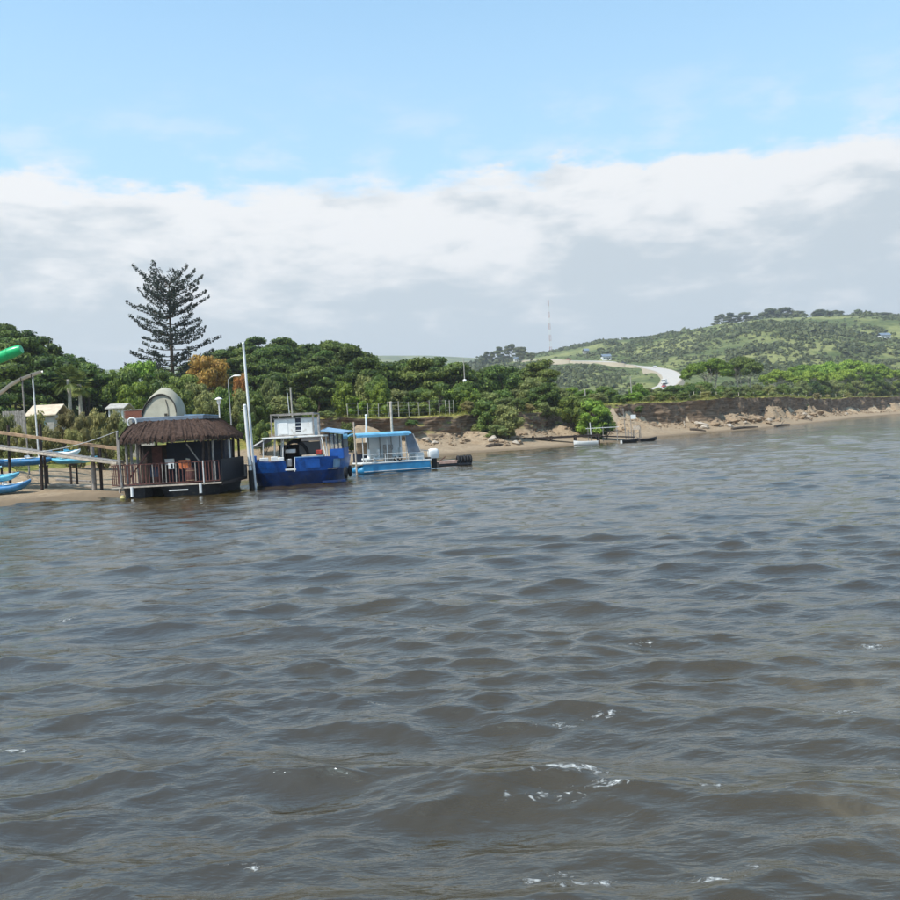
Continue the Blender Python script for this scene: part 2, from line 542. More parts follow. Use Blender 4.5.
# ---------------------------------------------------------------- river bank: beach, slumped sand, eroded earth face, turf lip
def bank_material():
    m, w, b, out = bsdf_mat('river_bank')
    geo = w.n('ShaderNodeNewGeometry'); pos = geo.outputs['Position']
    sep = w.n('ShaderNodeSeparateXYZ'); w.put(sep.inputs[0], pos)
    nz = w.n('ShaderNodeSeparateXYZ'); w.put(nz.inputs[0], geo.outputs['Normal'])
    at = w.n('ShaderNodeAttribute'); at.attribute_name = 'prof'     # 0 water .. 1 cliff foot .. 2 lip .. 3 turf
    n1 = w.noise(pos, 0.35, 8, 0.65); n2 = w.noise(pos, 3.0, 7, 0.65); n3 = w.noise(pos, 14, 4, 0.6)
    mp = w.n('ShaderNodeMapping'); w.put(mp.inputs[0], pos); mp.inputs['Scale'].default_value = (0.25, 0.25, 3.5)
    strata = w.noise(mp.outputs[0], 1.6, 6, 0.6)
    sand = w.mix(w.ramp(n2, 0.3, 0.7), (0.25, 0.185, 0.120), (0.37, 0.28, 0.185))
    sand = w.mix(w.math('MULTIPLY', w.ramp(n1, 0.5, 0.62), 0.55), sand, (0.25, 0.175, 0.105))
    wet = w.ramp(w.math('ADD', sep.outputs[2], w.math('MULTIPLY', w.math('SUBTRACT', n1, 0.5), 0.35)), 0.08, 0.32, 0.0, 1.0)
    sand = w.mix(wet, (0.19, 0.14, 0.09), sand)
    earth = w.mix(w.ramp(strata, 0.35, 0.65), (0.095, 0.066, 0.044), (0.25, 0.175, 0.115))
    earth = w.mix(w.math('MULTIPLY', w.ramp(n1, 0.52, 0.66), 0.7), earth, (0.30, 0.215, 0.14))
    earth = w.mix(w.math('MULTIPLY', w.ramp(n2, 0.55, 0.75), 0.5), earth, (0.24, 0.18, 0.125))
    turf = w.mix(w.ramp(n2, 0.3, 0.65), (0.16, 0.16, 0.035), (0.34, 0.29, 0.085))
    turf = w.mix(w.ramp(n1, 0.45, 0.65), turf, (0.10, 0.125, 0.03))
    jit = w.math('ADD', at.outputs['Fac'], w.math('MULTIPLY', w.math('SUBTRACT', n2, 0.5), 0.25))
    steep = w.ramp(nz.outputs[2], 0.80, 0.66)
    gentle = w.mix(w.ramp(jit, 1.10, 1.35), sand, turf)
    c = w.mix(steep, gentle, w.mix(w.ramp(jit, 0.90, 1.02), sand, earth))
    c = w.mix(w.ramp(jit, 1.97, 2.05), c, turf)
    w.put(b.inputs['Base Color'], c)
    b.inputs['Roughness'].default_value = 0.95; b.inputs['Specular IOR Level'].default_value = 0.12
    bp = w.n('ShaderNodeBump'); bp.inputs['Strength'].default_value = 0.8; bp.inputs['Distance'].default_value = 0.15
    w.put(bp.inputs['Height'], w.math('ADD', n2, w.math('MULTIPLY', n3, 0.4))); w.put(b.inputs['Normal'], bp.outputs[0])
bank_material()

def bank_strip():
    seg = SHORE[(SHORE[:, 0] > -110) & (SHORE[:, 0] < 420)]
    cum = np.concatenate([[0], np.cumsum(np.hypot(*np.diff(seg, axis=0).T))])
    S = np.arange(0, cum[-1], 0.45)
    X = np.interp(S, cum, seg[:, 0]); Y = np.interp(S, cum, seg[:, 1])
    # smooth so that the offset curves do not cross
    def sm(a, k):
        return np.convolve(np.pad(a, k, mode='edge'), np.ones(2 * k + 1) / (2 * k + 1), 'valid')
    X, Y = sm(X, 14), sm(Y, 14)
    tx, ty = np.gradient(sm(X, 6)), np.gradient(sm(Y, 6)); L = np.hypot(tx, ty)
    nx_, ny_ = sm(-ty / L, 70), sm(tx / L, 70); nl = np.hypot(nx_, ny_); nx_, ny_ = nx_ / nl, ny_ / nl
    key = [(-16, -1.9, 0), (-6, -.7, 0.2), (0, 0, .4), (3, .42, .5), (6, .85, .65), (8.5, 1.35, .85), (9.8, 1.8, 1.0), (10.3, 2.3, 1.15), (10.45, 2.9, 1.35), (10.5, 3.5, 1.55), (10.6, 4.1, 1.8), (10.55, 4.55, 1.95), (10.9, 4.72, 2.1), (13, 4.8, 2.5), (17, 4.85, 3), (24, 4.9, 3)]
    kd, kz, kp = map(np.array, zip(*key))
    flat = [(-16, -1.9, 0), (-6, -.7, .2), (0, 0, .4), (3, .18, .5), (6, .36, .6), (9, .55, .8), (12, .75, .9), (14, 1.1, 1.0), (16, 1.4, 1.1), (18, 1.7, 2.05), (19, 1.85, 2.1), (20, 2.0, 2.2), (21, 2.1, 2.4), (22, 2.25, 2.5), (23, 2.4, 3), (24, 2.5, 3)]
    fd, fz, fp = map(np.array, zip(*flat))
    u = np.unique(np.concatenate([np.linspace(0, 5.5, 20), np.linspace(5.5, 12.5, 40), np.linspace(12.5, 15, 8)]))
    idx = np.arange(len(key))
    D = np.interp(u, idx, kd); Z = np.interp(u, idx, kz); P = np.interp(u, idx, kp)
    D2 = np.interp(u, idx, fd); Z2 = np.interp(u, idx, fz); P2 = np.interp(u, idx, fp)
    SS, U = np.meshgrid(S, u, indexing='ij')
    c = cliffness(X, Y)[:, None]
    dd = D[None] * c + D2[None] * (1 - c); zz = Z[None] * c + Z2[None] * (1 - c); pp = P[None] * c + P2[None] * (1 - c)
    land = sstep(pp, 0.42, 0.9)
    wob = (fbm(SS / 9.0, U * 0 + 3.3, 3) - 0.5) * 7.0 + (fbm(SS / 2.2, U * 0.35, 4) - 0.5) * 2.0 + (fbm(SS / 0.8, U * 0.9, 3) - 0.5) * 0.7
    dd = dd + wob * land * (0.3 + 0.7 * c) * (1 - sstep(pp, 2.4, 3.0))
    # slumps of fallen earth against the foot of the face
    sl = np.maximum(fbm(SS / 5.0, U * 0.15 + 9, 4) - 0.48, 0) * 8.0
    zz = zz + sl * np.exp(-((pp - 0.85) / 0.22) ** 2) * c
    zz = zz + (fbm(SS / 2.0, dd / 2.0, 4) - 0.5) * 0.35 * land + (fbm(SS / 14.0, U * 0.0 + 1, 3) - 0.5) * 0.9 * sstep(pp, 1.0, 2.0) * c
    zz = zz + lip_rise(Y)[:, None] * np.clip((pp - 1.05) / .9, 0, 1) * c
    dd = np.where(dd > 0, dd * bank_scale(Y)[:, None], dd)
    VX = X[:, None] + nx_[:, None] * dd; VY = Y[:, None] + ny_[:, None] * dd
    # follow the general ground at the inland edge
    gh = ground_h(VX, VY)
    k = sstep(pp, 2.15, 2.9)
    zz = zz * (1 - k) + (gh + 0.06) * k
    n, m_ = VX.shape
    ii = np.arange(n * m_).reshape(n, m_)
    f = np.stack([ii[:-1, :-1], ii[1:, :-1], ii[1:, 1:], ii[:-1, 1:]], -1).reshape(-1, 4)
    me = np_mesh('river_bank', np.stack([VX.ravel(), VY.ravel(), zz.ravel()], 1), f, {'prof': pp.ravel()}, False)
    tag(link_mesh('river_bank', me, M['river_bank']), kind='structure')
    return VX, VY, zz, pp
BVX, BVY, BVZ, BPP = bank_strip()
_bf = (BVX.ravel(), BVY.ravel(), BVZ.ravel())
_BX0, _BY0, _BS = -125.0, 20.0, 0.5
_BR = np.full((1300, 900), np.nan)
def _raster():
    for fx, fy in ((0, 0), (.5, 0), (0, .5), (.5, .5)):
        def mid(A):
            B = A[:-1, :-1] * (1 - fx) * (1 - fy) + A[1:, :-1] * fx * (1 - fy) + A[:-1, 1:] * (1 - fx) * fy + A[1:, 1:] * fx * fy
            return B.ravel()
        i = ((mid(BVX) - _BX0) / _BS).astype(int); j = ((mid(BVY) - _BY0) / _BS).astype(int); z = mid(BVZ)
        ok = (i >= 0) & (j >= 0) & (i < 1300) & (j < 900)
        np.fmax.at(_BR, (i[ok], j[ok]), z[ok])
_raster()
def bank_z(x, y):
    i = int((x - _BX0) / _BS); j = int((y - _BY0) / _BS)
    if 0 < i < 1299 and 0 < j < 899:
        z = _BR[i, j]
        if z == z: return float(z)
        q = _BR[i - 1:i + 2, j - 1:j + 2]
        if np.isfinite(q).sum() >= 3: return float(np.nanmean(q))
    return gz(x, y)
def inland_y(px, dmin, y0=90.0):
    """first depth along a sight line that lies dmin metres inland of the water's edge"""
    a = az(px, 400); ys = np.arange(y0, 460, 1.0)
    d = shore_dist(a * ys, ys); k = np.argmax(d > dmin)
    return float(ys[k]) if d[k] > dmin else 420.0
# ---------------------------------------------------------------- river
def wave_set():
    r = np.random.default_rng(23)
    out = []
    for lam_lo, lam_hi, n, slope, spread in ((3.2, 6.5, 8, 0.016, 0.25), (1.4, 2.6, 18, 0.092, 0.30), (0.6, 1.3, 28, 0.120, 0.40), (0.26, 0.6, 34, 0.098, 0.42), (0.11, 0.26, 30, 0.062, 0.6)):
        for i in range(n):
            lam = math.exp(r.uniform(math.log(lam_lo), math.log(lam_hi)))
            th = R(-96) + r.normal(0, spread)
            k = 2 * math.pi / lam
            a = slope * math.sqrt(2.0 / n) / k
            out.append((k * math.cos(th), k * math.sin(th), k, a, r.uniform(0, 2 * math.pi), lam))
    return out
def river():
    rows = [1.6]
    while rows[-1] < 12: rows.append(rows[-1] * 1.0042)
    while rows[-1] < 430: rows.append(rows[-1] * 1.0068)
    while rows[-1] < 4700: rows.append(rows[-1] * 1.12)
    rows = np.array(rows)
    a = np.concatenate([-np.geomspace(60, 0.70, 14), np.linspace(-0.66, 0.66, 560), np.geomspace(0.70, 60, 14)])
    A, Yr = np.meshgrid(a, rows)
    X = np.clip(A * (Yr + 0.0), -3850, 3850); Y = Yr.copy()
    sp = np.maximum(np.gradient(rows)[:, None] * np.ones_like(A) * 0.8, np.abs(np.gradient(X, axis=1)))
    dx = np.zeros_like(X); dy = np.zeros_like(X); dz = np.zeros_like(X); steep = np.zeros_like(X)
    # gusts: patches of rougher and smoother water
    gust = 0.62 + 0.85 * fbm(X / 7.0, Y / 5.0, 3)
    for kx, ky, k, am, ph, lam in wave_set():
        fade = sstep(lam / np.maximum(sp, 1e-6), 2.2, 5.0)
        if fade.max() <= 0: continue
        g = gust if lam < 1.5 else (0.55 + 0.9 * vnoise(X / (lam * 4.5) + ph * 9, Y / (lam * 3.0) + ph * 5))
        t = kx * X + ky * Y + ph
        c = np.cos(t); s = np.sin(t); f = am * fade * g
        dz += f * c; q = 1.15
        dx -= q * f * s * kx / k; dy -= q * f * s * ky / k
        if lam > 0.5: steep += f * k * c
    near = sstep(Yr, 1.6, 3.0) * (1 - sstep(np.abs(A), 0.66, 1.2))
    V = np.stack([X + dx * near, Y + dy * near, dz * near], -1)
    # foam drifts where the steepest crests have just broken, and one painted glint
    foam = np.zeros_like(X)
    for px, py, rx, ry in FOAM_GLINT_SPOTS:
        p = G(px, py, 0.05)
        foam = np.maximum(foam, np.exp(-((X - p.x) / rx) ** 2 - ((Y - p.y) / ry) ** 2))
    silt = np.zeros_like(X)
    for px, py, rx, ry in ((880, 690, 1.0, .8), (900, 815, .6, .5), (880, 640, 1.2, .7), (240, 505, 7, 1.2), (150, 506, 5, 1.3), (40, 512, 8, 1.5)):
        p = G(px, py)
        silt = np.maximum(silt, np.exp(-((X - p.x) / rx) ** 2 - ((Y - p.y) / ry) ** 2))
    n, m_ = X.shape
    ii = np.arange(n * m_).reshape(n, m_)
    f = np.stack([ii[:-1, :-1], ii[:-1, 1:], ii[1:, 1:], ii[1:, :-1]], -1).reshape(-1, 4)
    V = V.reshape(-1, 3)
    b = len(V)
    V = np.concatenate([V, [[-3850, 1.6, 0], [3850, 1.6, 0], [3850, -480, 0], [-3850, -480, 0]]])
    f = np.concatenate([f, [[b, b + 3, b + 2, b + 1]]])
    z4 = np.zeros(4)
    me = np_mesh('river', V, f, {'foam': np.concatenate([foam.ravel(), z4]), 'silt': np.concatenate([silt.ravel(), z4]), 'crest': np.concatenate([(steep * near).ravel(), z4])}, True)
    return me
FOAM_GLINT_SPOTS = [(560, 717, .40, .16), (600, 712, .25, .10), (575, 772, .50, .16), (560, 795, .50, .14), (620, 785, .30, .10), (545, 868, .30, .12), (600, 872, .45, .10), (700, 872, .35, .12), (745, 862, .25, .08),
              (18, 745, .45, .12), (60, 616, .35, .25), (40, 597, .35, .20), (870, 640, .4, .15), (870, 760, .6, .2), (850, 700, .4, .15), (265, 860, .25, .06), (380, 700, .2, .06), (720, 780, .3, .08), (640, 640, .25, .1)]  # first spot in this row is a sun glint painted in foam colour
def river_material():
    m, w, b, out = bsdf_mat('river')
    geo = w.n('ShaderNodeNewGeometry'); pos = geo.outputs['Position']
    def attr(n):
        a = w.n('ShaderNodeAttribute'); a.attribute_name = n; return a.outputs['Fac']
    mp = w.n('ShaderNodeMapping'); w.put(mp.inputs[0], pos); mp.inputs['Scale'].default_value = (0.55, 1.3, 1.0)
    mp.inputs['Rotation'].default_value = (0, 0, R(-4))
    r1 = w.noise(mp.outputs[0], 5.0, 5, 0.55, 0.5); r2 = w.noise(mp.outputs[0], 1.5, 4, 0.5, 0.3); r3 = w.noise(mp.outputs[0], 22, 3, 0.5)
    body = w.mix(w.ramp(w.noise(pos, 0.12, 4, 0.5), 0.3, 0.7), (0.040, 0.0265, 0.006), (0.054, 0.037, 0.010))
    body = w.mix(w.math('MULTIPLY', attr('silt'), w.ramp(w.noise(pos, 2.2, 6, 0.6, 0.8), 0.35, 0.75, 0.05, 0.42)), body, (0.20, 0.155, 0.085))
    mp2 = w.n('ShaderNodeMapping'); w.put(mp2.inputs[0], pos); mp2.inputs['Scale'].default_value = (1.0, 1.5, 1.0)
    fn = w.noise(mp2.outputs[0], 6.5, 7, 0.62, 1.2)
    fm = w.math('ADD', w.math('MULTIPLY', attr('foam'), 0.30), w.math('ADD', fn, w.math('MULTIPLY', attr('crest'), 0.10)))
    lace = w.noise(mp2.outputs[0], 34, 4, 0.6, 0.6)
    foam = w.math('MULTIPLY', w.ramp(fm, 0.765, 0.88), w.ramp(lace, 0.34, 0.52, 0.25, 0.9))
    c = w.mix(foam, body, (0.55, 0.54, 0.50))
    w.put(b.inputs['Base Color'], c)
    w.put(b.inputs['Roughness'], w.ramp(foam, 0, 1, 0.07, 0.7))
    b.inputs['IOR'].default_value = 1.82
    b.inputs['Specular Tint'].default_value = (0.72, 0.87, 1.0, 1)
    h = w.math('ADD', w.math('MULTIPLY', r1, 0.34), w.math('ADD', w.math('MULTIPLY', r2, 0.9), w.math('MULTIPLY', r3, 0.08)))
    h = w.math('ADD', h, w.math('MULTIPLY', foam, 0.35))
    bp = w.n('ShaderNodeBump'); bp.inputs['Strength'].default_value = 1.0; bp.inputs['Distance'].default_value = 0.055
    w.put(bp.inputs['Height'], h); w.put(b.inputs['Normal'], bp.outputs[0])
river_material()
tag(link_mesh('river', river(), M['river']), kind='structure')

# ---------------------------------------------------------------- hillside road
def road_material(name, c):
    m, w, b, out = bsdf_mat(name)
    geo = w.n('ShaderNodeNewGeometry')
    n = w.noise(geo.outputs['Position'], 0.4, 6, 0.6)
    w.put(b.inputs['Base Color'], w.mix(n, tuple(x * 0.85 for x in c), tuple(x * 1.12 for x in c)))
    b.inputs['Roughness'].default_value = 0.9
road_material('road', (0.44, 0.40, 0.35))
road_material('verge', (0.36, 0.30, 0.21))
ROAD_PX = [(528, 361.0), (552, 361.2), (580, 362.0), (606, 363.3), (630, 366.0), (650, 369.0), (665, 373.0), (672, 379.0), (668, 386.0), (656, 393)]
ROAD = catmull([hit(*p, y0=240) for p in ROAD_PX], 10)
def road():
    mb, kb = MB(), MB()
    n = len(ROAD)
    P = [Vector(p) for p in ROAD]
    zs = [p.z for p in P]
    for _ in range(6):
        zs = [zs[0]] + [(zs[i - 1] + 2 * zs[i] + zs[i + 1]) / 4 for i in range(1, n - 1)] + [zs[-1]]
    rings = []; vr = []
    for i, p in enumerate(P):
        t = P[min(i + 1, n - 1)] - P[max(i - 1, 0)]; t.z = 0; t.normalize()
        s = Vector((t.y, -t.x, 0)); z = zs[i] + 1.0; hw = 5.2
        q = Vector((p.x, p.y, z))
        rings.append([q - s * hw, q - s * hw * .33 + Vector((0, 0, .06)), q + s * hw * .33 + Vector((0, 0, .06)), q + s * hw])
        vr.append([q - s * (hw + 3.5) - Vector((0, 0, 4)), q - s * (hw + .8) - Vector((0, 0, .05)), q + s * (hw + .8) - Vector((0, 0, .05)), q + s * (hw + 3.5) - Vector((0, 0, 4))])
    for rr in (rings, vr):
        for k in range(len(rr)):
            pass
    mb.loft(rings, closed=False)
    kb.loft([[a - Vector((0, 0, .004)) for a in r] for r in vr], closed=False)
    tag(mb.build('road', M['road'], None), kind='structure')
    tag(kb.build('road_verge', M['verge'], None), kind='structure')
road()
# ================================================================ vegetation
def leaves(cent, nrm, size, r, aspect=1.5, v=None):
    """one quad per leaf clump; returns verts, faces, per-vertex random"""
    n = len(cent)
    nrm = nrm / np.maximum(np.linalg.norm(nrm, axis=1, keepdims=True), 1e-6)
    t = r.normal(size=(n, 3)); t -= nrm * (t * nrm).sum(1, keepdims=True); t /= np.maximum(np.linalg.norm(t, axis=1, keepdims=True), 1e-6)
    bt = np.cross(nrm, t)
    s = size * r.uniform(0.55, 1.25, (n, 1))
    a = t * s * aspect * 0.5; b = bt * s * 0.5
    V = np.stack([cent - a, cent - b * 0.9 + a * 0.1, cent + a + nrm * s * 0.15, cent + b * 0.9 - a * 0.1], 1).reshape(-1, 3)
    F = np.arange(n * 4).reshape(n, 4)
    v = r.random(n) if v is None else v
    return V, F, np.repeat(v, 4)
def core_blob(c, rad, r, nu=9, nv=6):
    th = np.linspace(0, 2 * np.pi, nu, endpoint=False); ph = np.linspace(-np.pi / 2 + .25, np.pi / 2 - .25, nv)
    P, T = np.meshgrid(ph, th, indexing='ij')
    k = 0.72 + 0.14 * r.random(P.shape)
    V = np.stack([np.cos(P) * np.cos(T), np.cos(P) * np.sin(T), np.sin(P)], -1) * k[..., None] * rad + c
    ii = np.arange(nu * nv).reshape(nv, nu)
    F = np.stack([ii[:-1], np.roll(ii, -1, 1)[:-1], np.roll(ii, -1, 1)[1:], ii[1:]], -1).reshape(-1, 4)
    return V.reshape(-1, 3), F
def crown_mesh(name, lobes, mat, per=170, size=0.30, seed=0, core=True, up=0.25, droop=0.55):
    r = np.random.default_rng(seed)
    C, N, VV = [], [], []
    cs = np.array([l[0] for l in lobes]); rs = np.array([l[1] for l in lobes])
    for i, (c, rad) in enumerate(lobes):
        rad = np.array(rad); c = np.array(c)
        n = int(per * (rad[0] * rad[1] + rad[0] * rad[2] * 2) / 3.0)
        d = r.normal(size=(n, 3)); d[:, 2] += up; d /= np.linalg.norm(d, axis=1, keepdims=True)
        # break the surface into small tufts
        tuft = r.normal(size=(max(6, n // 16), 3)); tuft[:, 2] += up; tuft /= np.linalg.norm(tuft, axis=1, keepdims=True)
        tk = r.integers(0, len(tuft), n)
        d = d * 0.45 + tuft[tk] * 0.75; d /= np.linalg.norm(d, axis=1, keepdims=True)
        p = c + d * rad * r.uniform(0.72, 1.10, (n, 1))
        q = ((p[:, None] - cs[None]) / rs[None]); q = (q ** 2).sum(-1); q[:, i] = 9
        keep = q.min(1) > 0.55
        C.append(p[keep]); N.append((d + r.normal(size=d.shape) * droop)[keep])
        VV.append(np.clip(r.random(n) * 0.7 + (r.random(len(tuft))[tk]) * 0.3, 0, 1)[keep])
    V, F, v = leaves(np.concatenate(C), np.concatenate(N), size, r, v=np.concatenate(VV))
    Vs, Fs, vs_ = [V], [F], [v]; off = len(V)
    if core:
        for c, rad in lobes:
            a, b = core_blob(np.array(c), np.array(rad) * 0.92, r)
            Vs.append(a); Fs.append(b + off); vs_.append(np.full(len(a), 0.1)); off += len(a)  # core stays at the dark leaf end: shade inside the crown put into colour
    me = np_mesh(name, np.concatenate(Vs), np.concatenate(Fs), {'v': np.concatenate(vs_)})
    me.materials.append(mat)
    return me
def trunk_mesh(name, lobes, mat, h, r0, seed, stems=1, spread=0.5):
    r = random.Random(seed); mb = MB()
    for s in range(stems):
        a = r.uniform(0, 6.28); off = spread * (stems > 1)
        b = Vector((math.cos(a) * off * .5, math.sin(a) * off * .5, -0.3))
        top = Vector((math.cos(a) * off * 2 + r.uniform(-.3, .3), math.sin(a) * off * 2 + r.uniform(-.3, .3), h))
        mid = (b + top) / 2 + Vector((r.uniform(-.25, .25), r.uniform(-.25, .25), 0))
        mb.tube([b, b * .8 + mid * .2, mid, top], [r0 * 1.5, r0 * 1.1, r0 * .85, r0 * .55], 7)
        ls = sorted(lobes, key=lambda l: r.random())[:6]
        for c, rad in ls:
            c = Vector(c)
            m2 = mid.lerp(top, r.uniform(.3, 1))
            mb.tube([m2, m2.lerp(c, .5) + Vector((0, 0, -.15)), c], [r0 * .45, r0 * .3, r0 * .12], 5)
    me = mb.mesh(name, 60); me.materials.append(mat)
    return me

KIND = {}
def add_kind(kind, variants):
    KIND[kind] = variants
def make_lobes(kind, seed):
    r = random.Random(seed); L = []
    if kind == 'round':            # 8 m tree
        for i in range(22):
            a = r.uniform(0, 6.28); z = r.uniform(2.2, 7.0); m = math.sqrt(max(0.05, 1 - ((z - 4.4) / 3.1) ** 2)) * 2.9
            d = m * math.sqrt(r.uniform(.25, 1)); s = r.uniform(.85, 1.45)
            L.append(((d * math.cos(a), d * math.sin(a), z), (s, s, s * .72)))
    elif kind == 'layered':        # 8 m coastal tree, flattened shelves
        for i in range(26):
            a = r.uniform(0, 6.28); lv = r.choice([0.35, .55, .75, .9, 1.0]); m = 4.3 * math.sqrt(max(.02, 1.08 - lv ** 2.2))
            d = m * math.sqrt(r.uniform(.15, 1)); s = r.uniform(1.0, 1.7)
            L.append(((d * math.cos(a), d * math.sin(a), 7.3 * lv + r.uniform(-.3, .3)), (s, s, s * .42)))
    elif kind == 'umbrella':       # 10 m, flat spreading crown on bare stems
        for i in range(34):
            a = r.uniform(0, 6.28); d = 6.2 * math.sqrt(r.uniform(.02, 1)); s = r.uniform(1.1, 1.9)
            z = 9.0 - 2.6 * (d / 6.2) ** 2.2 + r.uniform(-.5, .3)
            L.append(((d * math.cos(a), d * math.sin(a), z), (s, s, s * .5)))
    elif kind == 'shrub':          # 3 m, leafy to the ground
        for i in range(15):
            a = r.uniform(0, 6.28); z = r.uniform(.35, 2.5); d = 1.5 * math.sqrt(r.uniform(.05, 1)) * (1.15 - z / 3.6); s = r.uniform(.5, .85)
            L.append(((d * math.cos(a), d * math.sin(a), z), (s, s, s * .85)))
    elif kind == 'thicket':        # 6 m tall, dense from the ground up
        for i in range(26):
            a = r.uniform(0, 6.28); z = r.uniform(.8, 5.4); d = 2.9 * math.sqrt(r.uniform(.1, 1)) * (1.0 if z < 3.6 else (6.4 - z) / 2.8); s = r.uniform(.8, 1.4)
            L.append(((d * math.cos(a), d * math.sin(a), z), (s, s, s * .75)))
    return L
for kind, nv, h, r0, stems, per, sz in (('round', 3, 4.2, .17, 1, 175, .27), ('layered', 3, 4.5, .2, 2, 165, .29), ('umbrella', 2, 6.6, .16, 5, 150, .36), ('shrub', 3, 1.0, .05, 4, 330, .15), ('thicket', 3, 3.0, .12, 3, 150, .28)):
    KIND[kind] = []
    for k in range(nv):
        L = make_lobes(kind, 40 + k * 7 + len(kind))
        KIND[kind].append((L, h, r0, stems, per, sz, k))
_cache = {}
def plant_meshes(kind, var, leaf, bark):
    key = (kind, var, leaf, bark)
    if key not in _cache:
        L, h, r0, stems, per, sz, k = KIND[kind][var]
        if ('c', kind, var, leaf) not in _cache:
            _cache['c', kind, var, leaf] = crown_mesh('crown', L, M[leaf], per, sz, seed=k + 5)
        if ('t', kind, var, bark) not in _cache:
            _cache['t', kind, var, bark] = trunk_mesh('trunk', L, M[bark], h, r0, k + 9, stems, 1.2 if kind == 'umbrella' else .4)
        _cache[key] = (_cache['c', kind, var, leaf], _cache['t', kind, var, bark])
    return _cache[key]
NOMINAL = {'round': 8.0, 'layered': 8.0, 'umbrella': 10.0, 'shrub': 3.0, 'thicket': 6.3}
def plant(name, kind, x, y, h, w=None, leaf='leaf_dark', bark='bark', label=None, cat='tree', group=None, z=None, var=None):
    """h metres tall; w scales the width relative to the height"""
    var = random.randrange(len(KIND[kind])) if var is None else var
    cm, tm = plant_meshes(kind, var, leaf, bark)
    z = bank_z(x, y) if z is None else z
    o = empty(name, (x, y, z - 0.05), random.uniform(0, 6.28), label, cat, group)
    s = h / NOMINAL[kind]; ww = s * (w or 1.0)
    o.scale = (ww, ww, s)
    link_mesh('trunk', tm, None, o); link_mesh('crown', cm, None, o)
    return o
def plant_px(name, kind, px, top, Y, wpx=None, **kw):
    """a plant rooted on the land at depth Y whose top reaches pixel row `top`; wpx = crown width in pixels"""
    p = W(px, top, Y)
    z = bank_z(p.x, Y)
    h = max(0.8, p.z - z)
    w = None
    if wpx:
        nomw = {'round': 7.0, 'layered': 10.0, 'umbrella': 14.5, 'shrub': 4.0, 'thicket': 7.2}[kind]
        w = (wpx * Y / 900.0) / (nomw * h / NOMINAL[kind])
    return plant(name, kind, p.x, Y, h, w, z=z, **kw)

# ---- woods on the two dunes: rooted one by one over the slopes
def scatter(n, xr, yr, mind, ok, seed, tries=20000):
    r = random.Random(seed); pts = []
    for _ in range(tries):
        if len(pts) >= n: break
        x = r.uniform(*xr); y = r.uniform(*yr)
        if not ok(x, y): continue
        if all((x - a) ** 2 + (y - b) ** 2 > mind * mind for a, b in pts): pts.append((x, y))
    return pts
def pxof(x, y):
    return 450 + 900 * x / y
for i, (x, y) in enumerate(scatter(44, (-95, -44), (86, 134), 4.3, lambda x, y: -60 < pxof(x, y) < 118 and (y > 100 or pxof(x, y) < 95), 5)):
    plant('dune_tree', 'layered' if i % 3 else 'round', x, y, random.uniform(5.6, 7.6), leaf='leaf_dark', label='dark green tree in the wood on the far-left dune', group='trees of the far-left dune wood')
for i, (x, y) in enumerate(scatter(78, (-62, 26), (118, 182), 4.8, lambda x, y: 196 < pxof(x, y) < 545 and float(shore_dist([x], [y])[0]) > 22, 6)):
    plant('dune_tree', 'layered' if i % 4 else 'round', x, y, random.uniform(6.0, 8.2), leaf='leaf_dark' if i % 5 else 'leaf_mid', label='dark green flat-shelved tree in the wood behind the boats and fence', group='trees of the dune wood behind the boats')

# ---- lower, paler growth in front of the middle wood, behind the fence
ROWS = {}
def in_row(o, what):
    ROWS.setdefault(what, []).append(o); return o
for i, px in enumerate(np.linspace(196, 545, 38)):
    Y = random.uniform(112, 124) + max(0, (px - 440) * 0.10)
    in_row(plant_px('hedge_tree', 'thicket', px + random.uniform(-4, 4), random.uniform(374, 395) - (px - 330) * 0.02 + (6 if px > 470 else 0), Y, random.uniform(28, 42), leaf=random.choice(['leaf_mid', 'leaf_bright', 'leaf_olive', 'leaf_olive']),
             label='x', group='hedge row below the dune wood'), '{} bushy tree in the hedge row below the dune wood, counted from the left')
# ---- trees round the tall pine
for px, top, Y, wp, leaf in ((122, 365, 104, 34, 'leaf_mid'), (140, 358, 110, 38, 'leaf_bright'), (160, 366, 106, 36, 'leaf_mid'), (182, 372, 104, 34, 'leaf_mid'), (133, 380, 96, 34, 'leaf_bright'), (176, 384, 96, 34, 'leaf_mid'), (150, 378, 98, 30, 'leaf_mid'), (196, 380, 100, 30, 'leaf_olive')):
    in_row(plant_px('garden_tree', 'round', px, top, Y, wp * 1.15, leaf=leaf, label='x', group='green trees at the foot of the tall pine'), '{} leafy tree from the left at the foot of the tall pine')
for px, top, Y, wp, leaf in ((205, 390, 92, 26, 'leaf_olive'), (222, 386, 94, 26, 'leaf_mid'), (240, 388, 94, 24, 'leaf_olive'), (256, 390, 96, 26, 'leaf_mid')):
    in_row(plant_px('garden_bush', 'thicket', px, top, Y, wp * 1.2, leaf=leaf, label='x', cat='bush', group='bushes behind the floating lodge'), '{} rounded olive bush from the left behind the lodge roof')
plant_px('orange_tree', 'round', 206, 352, 112, 44, leaf='leaf_orange', label='rust orange autumn-coloured tree right of the tall pine', cat='tree', var=1)
plant_px('red_shrub', 'shrub', 239, 374, 99, 22, leaf='leaf_orange', label='small reddish shrub beside the street lamp and tall white pole', cat='shrub')

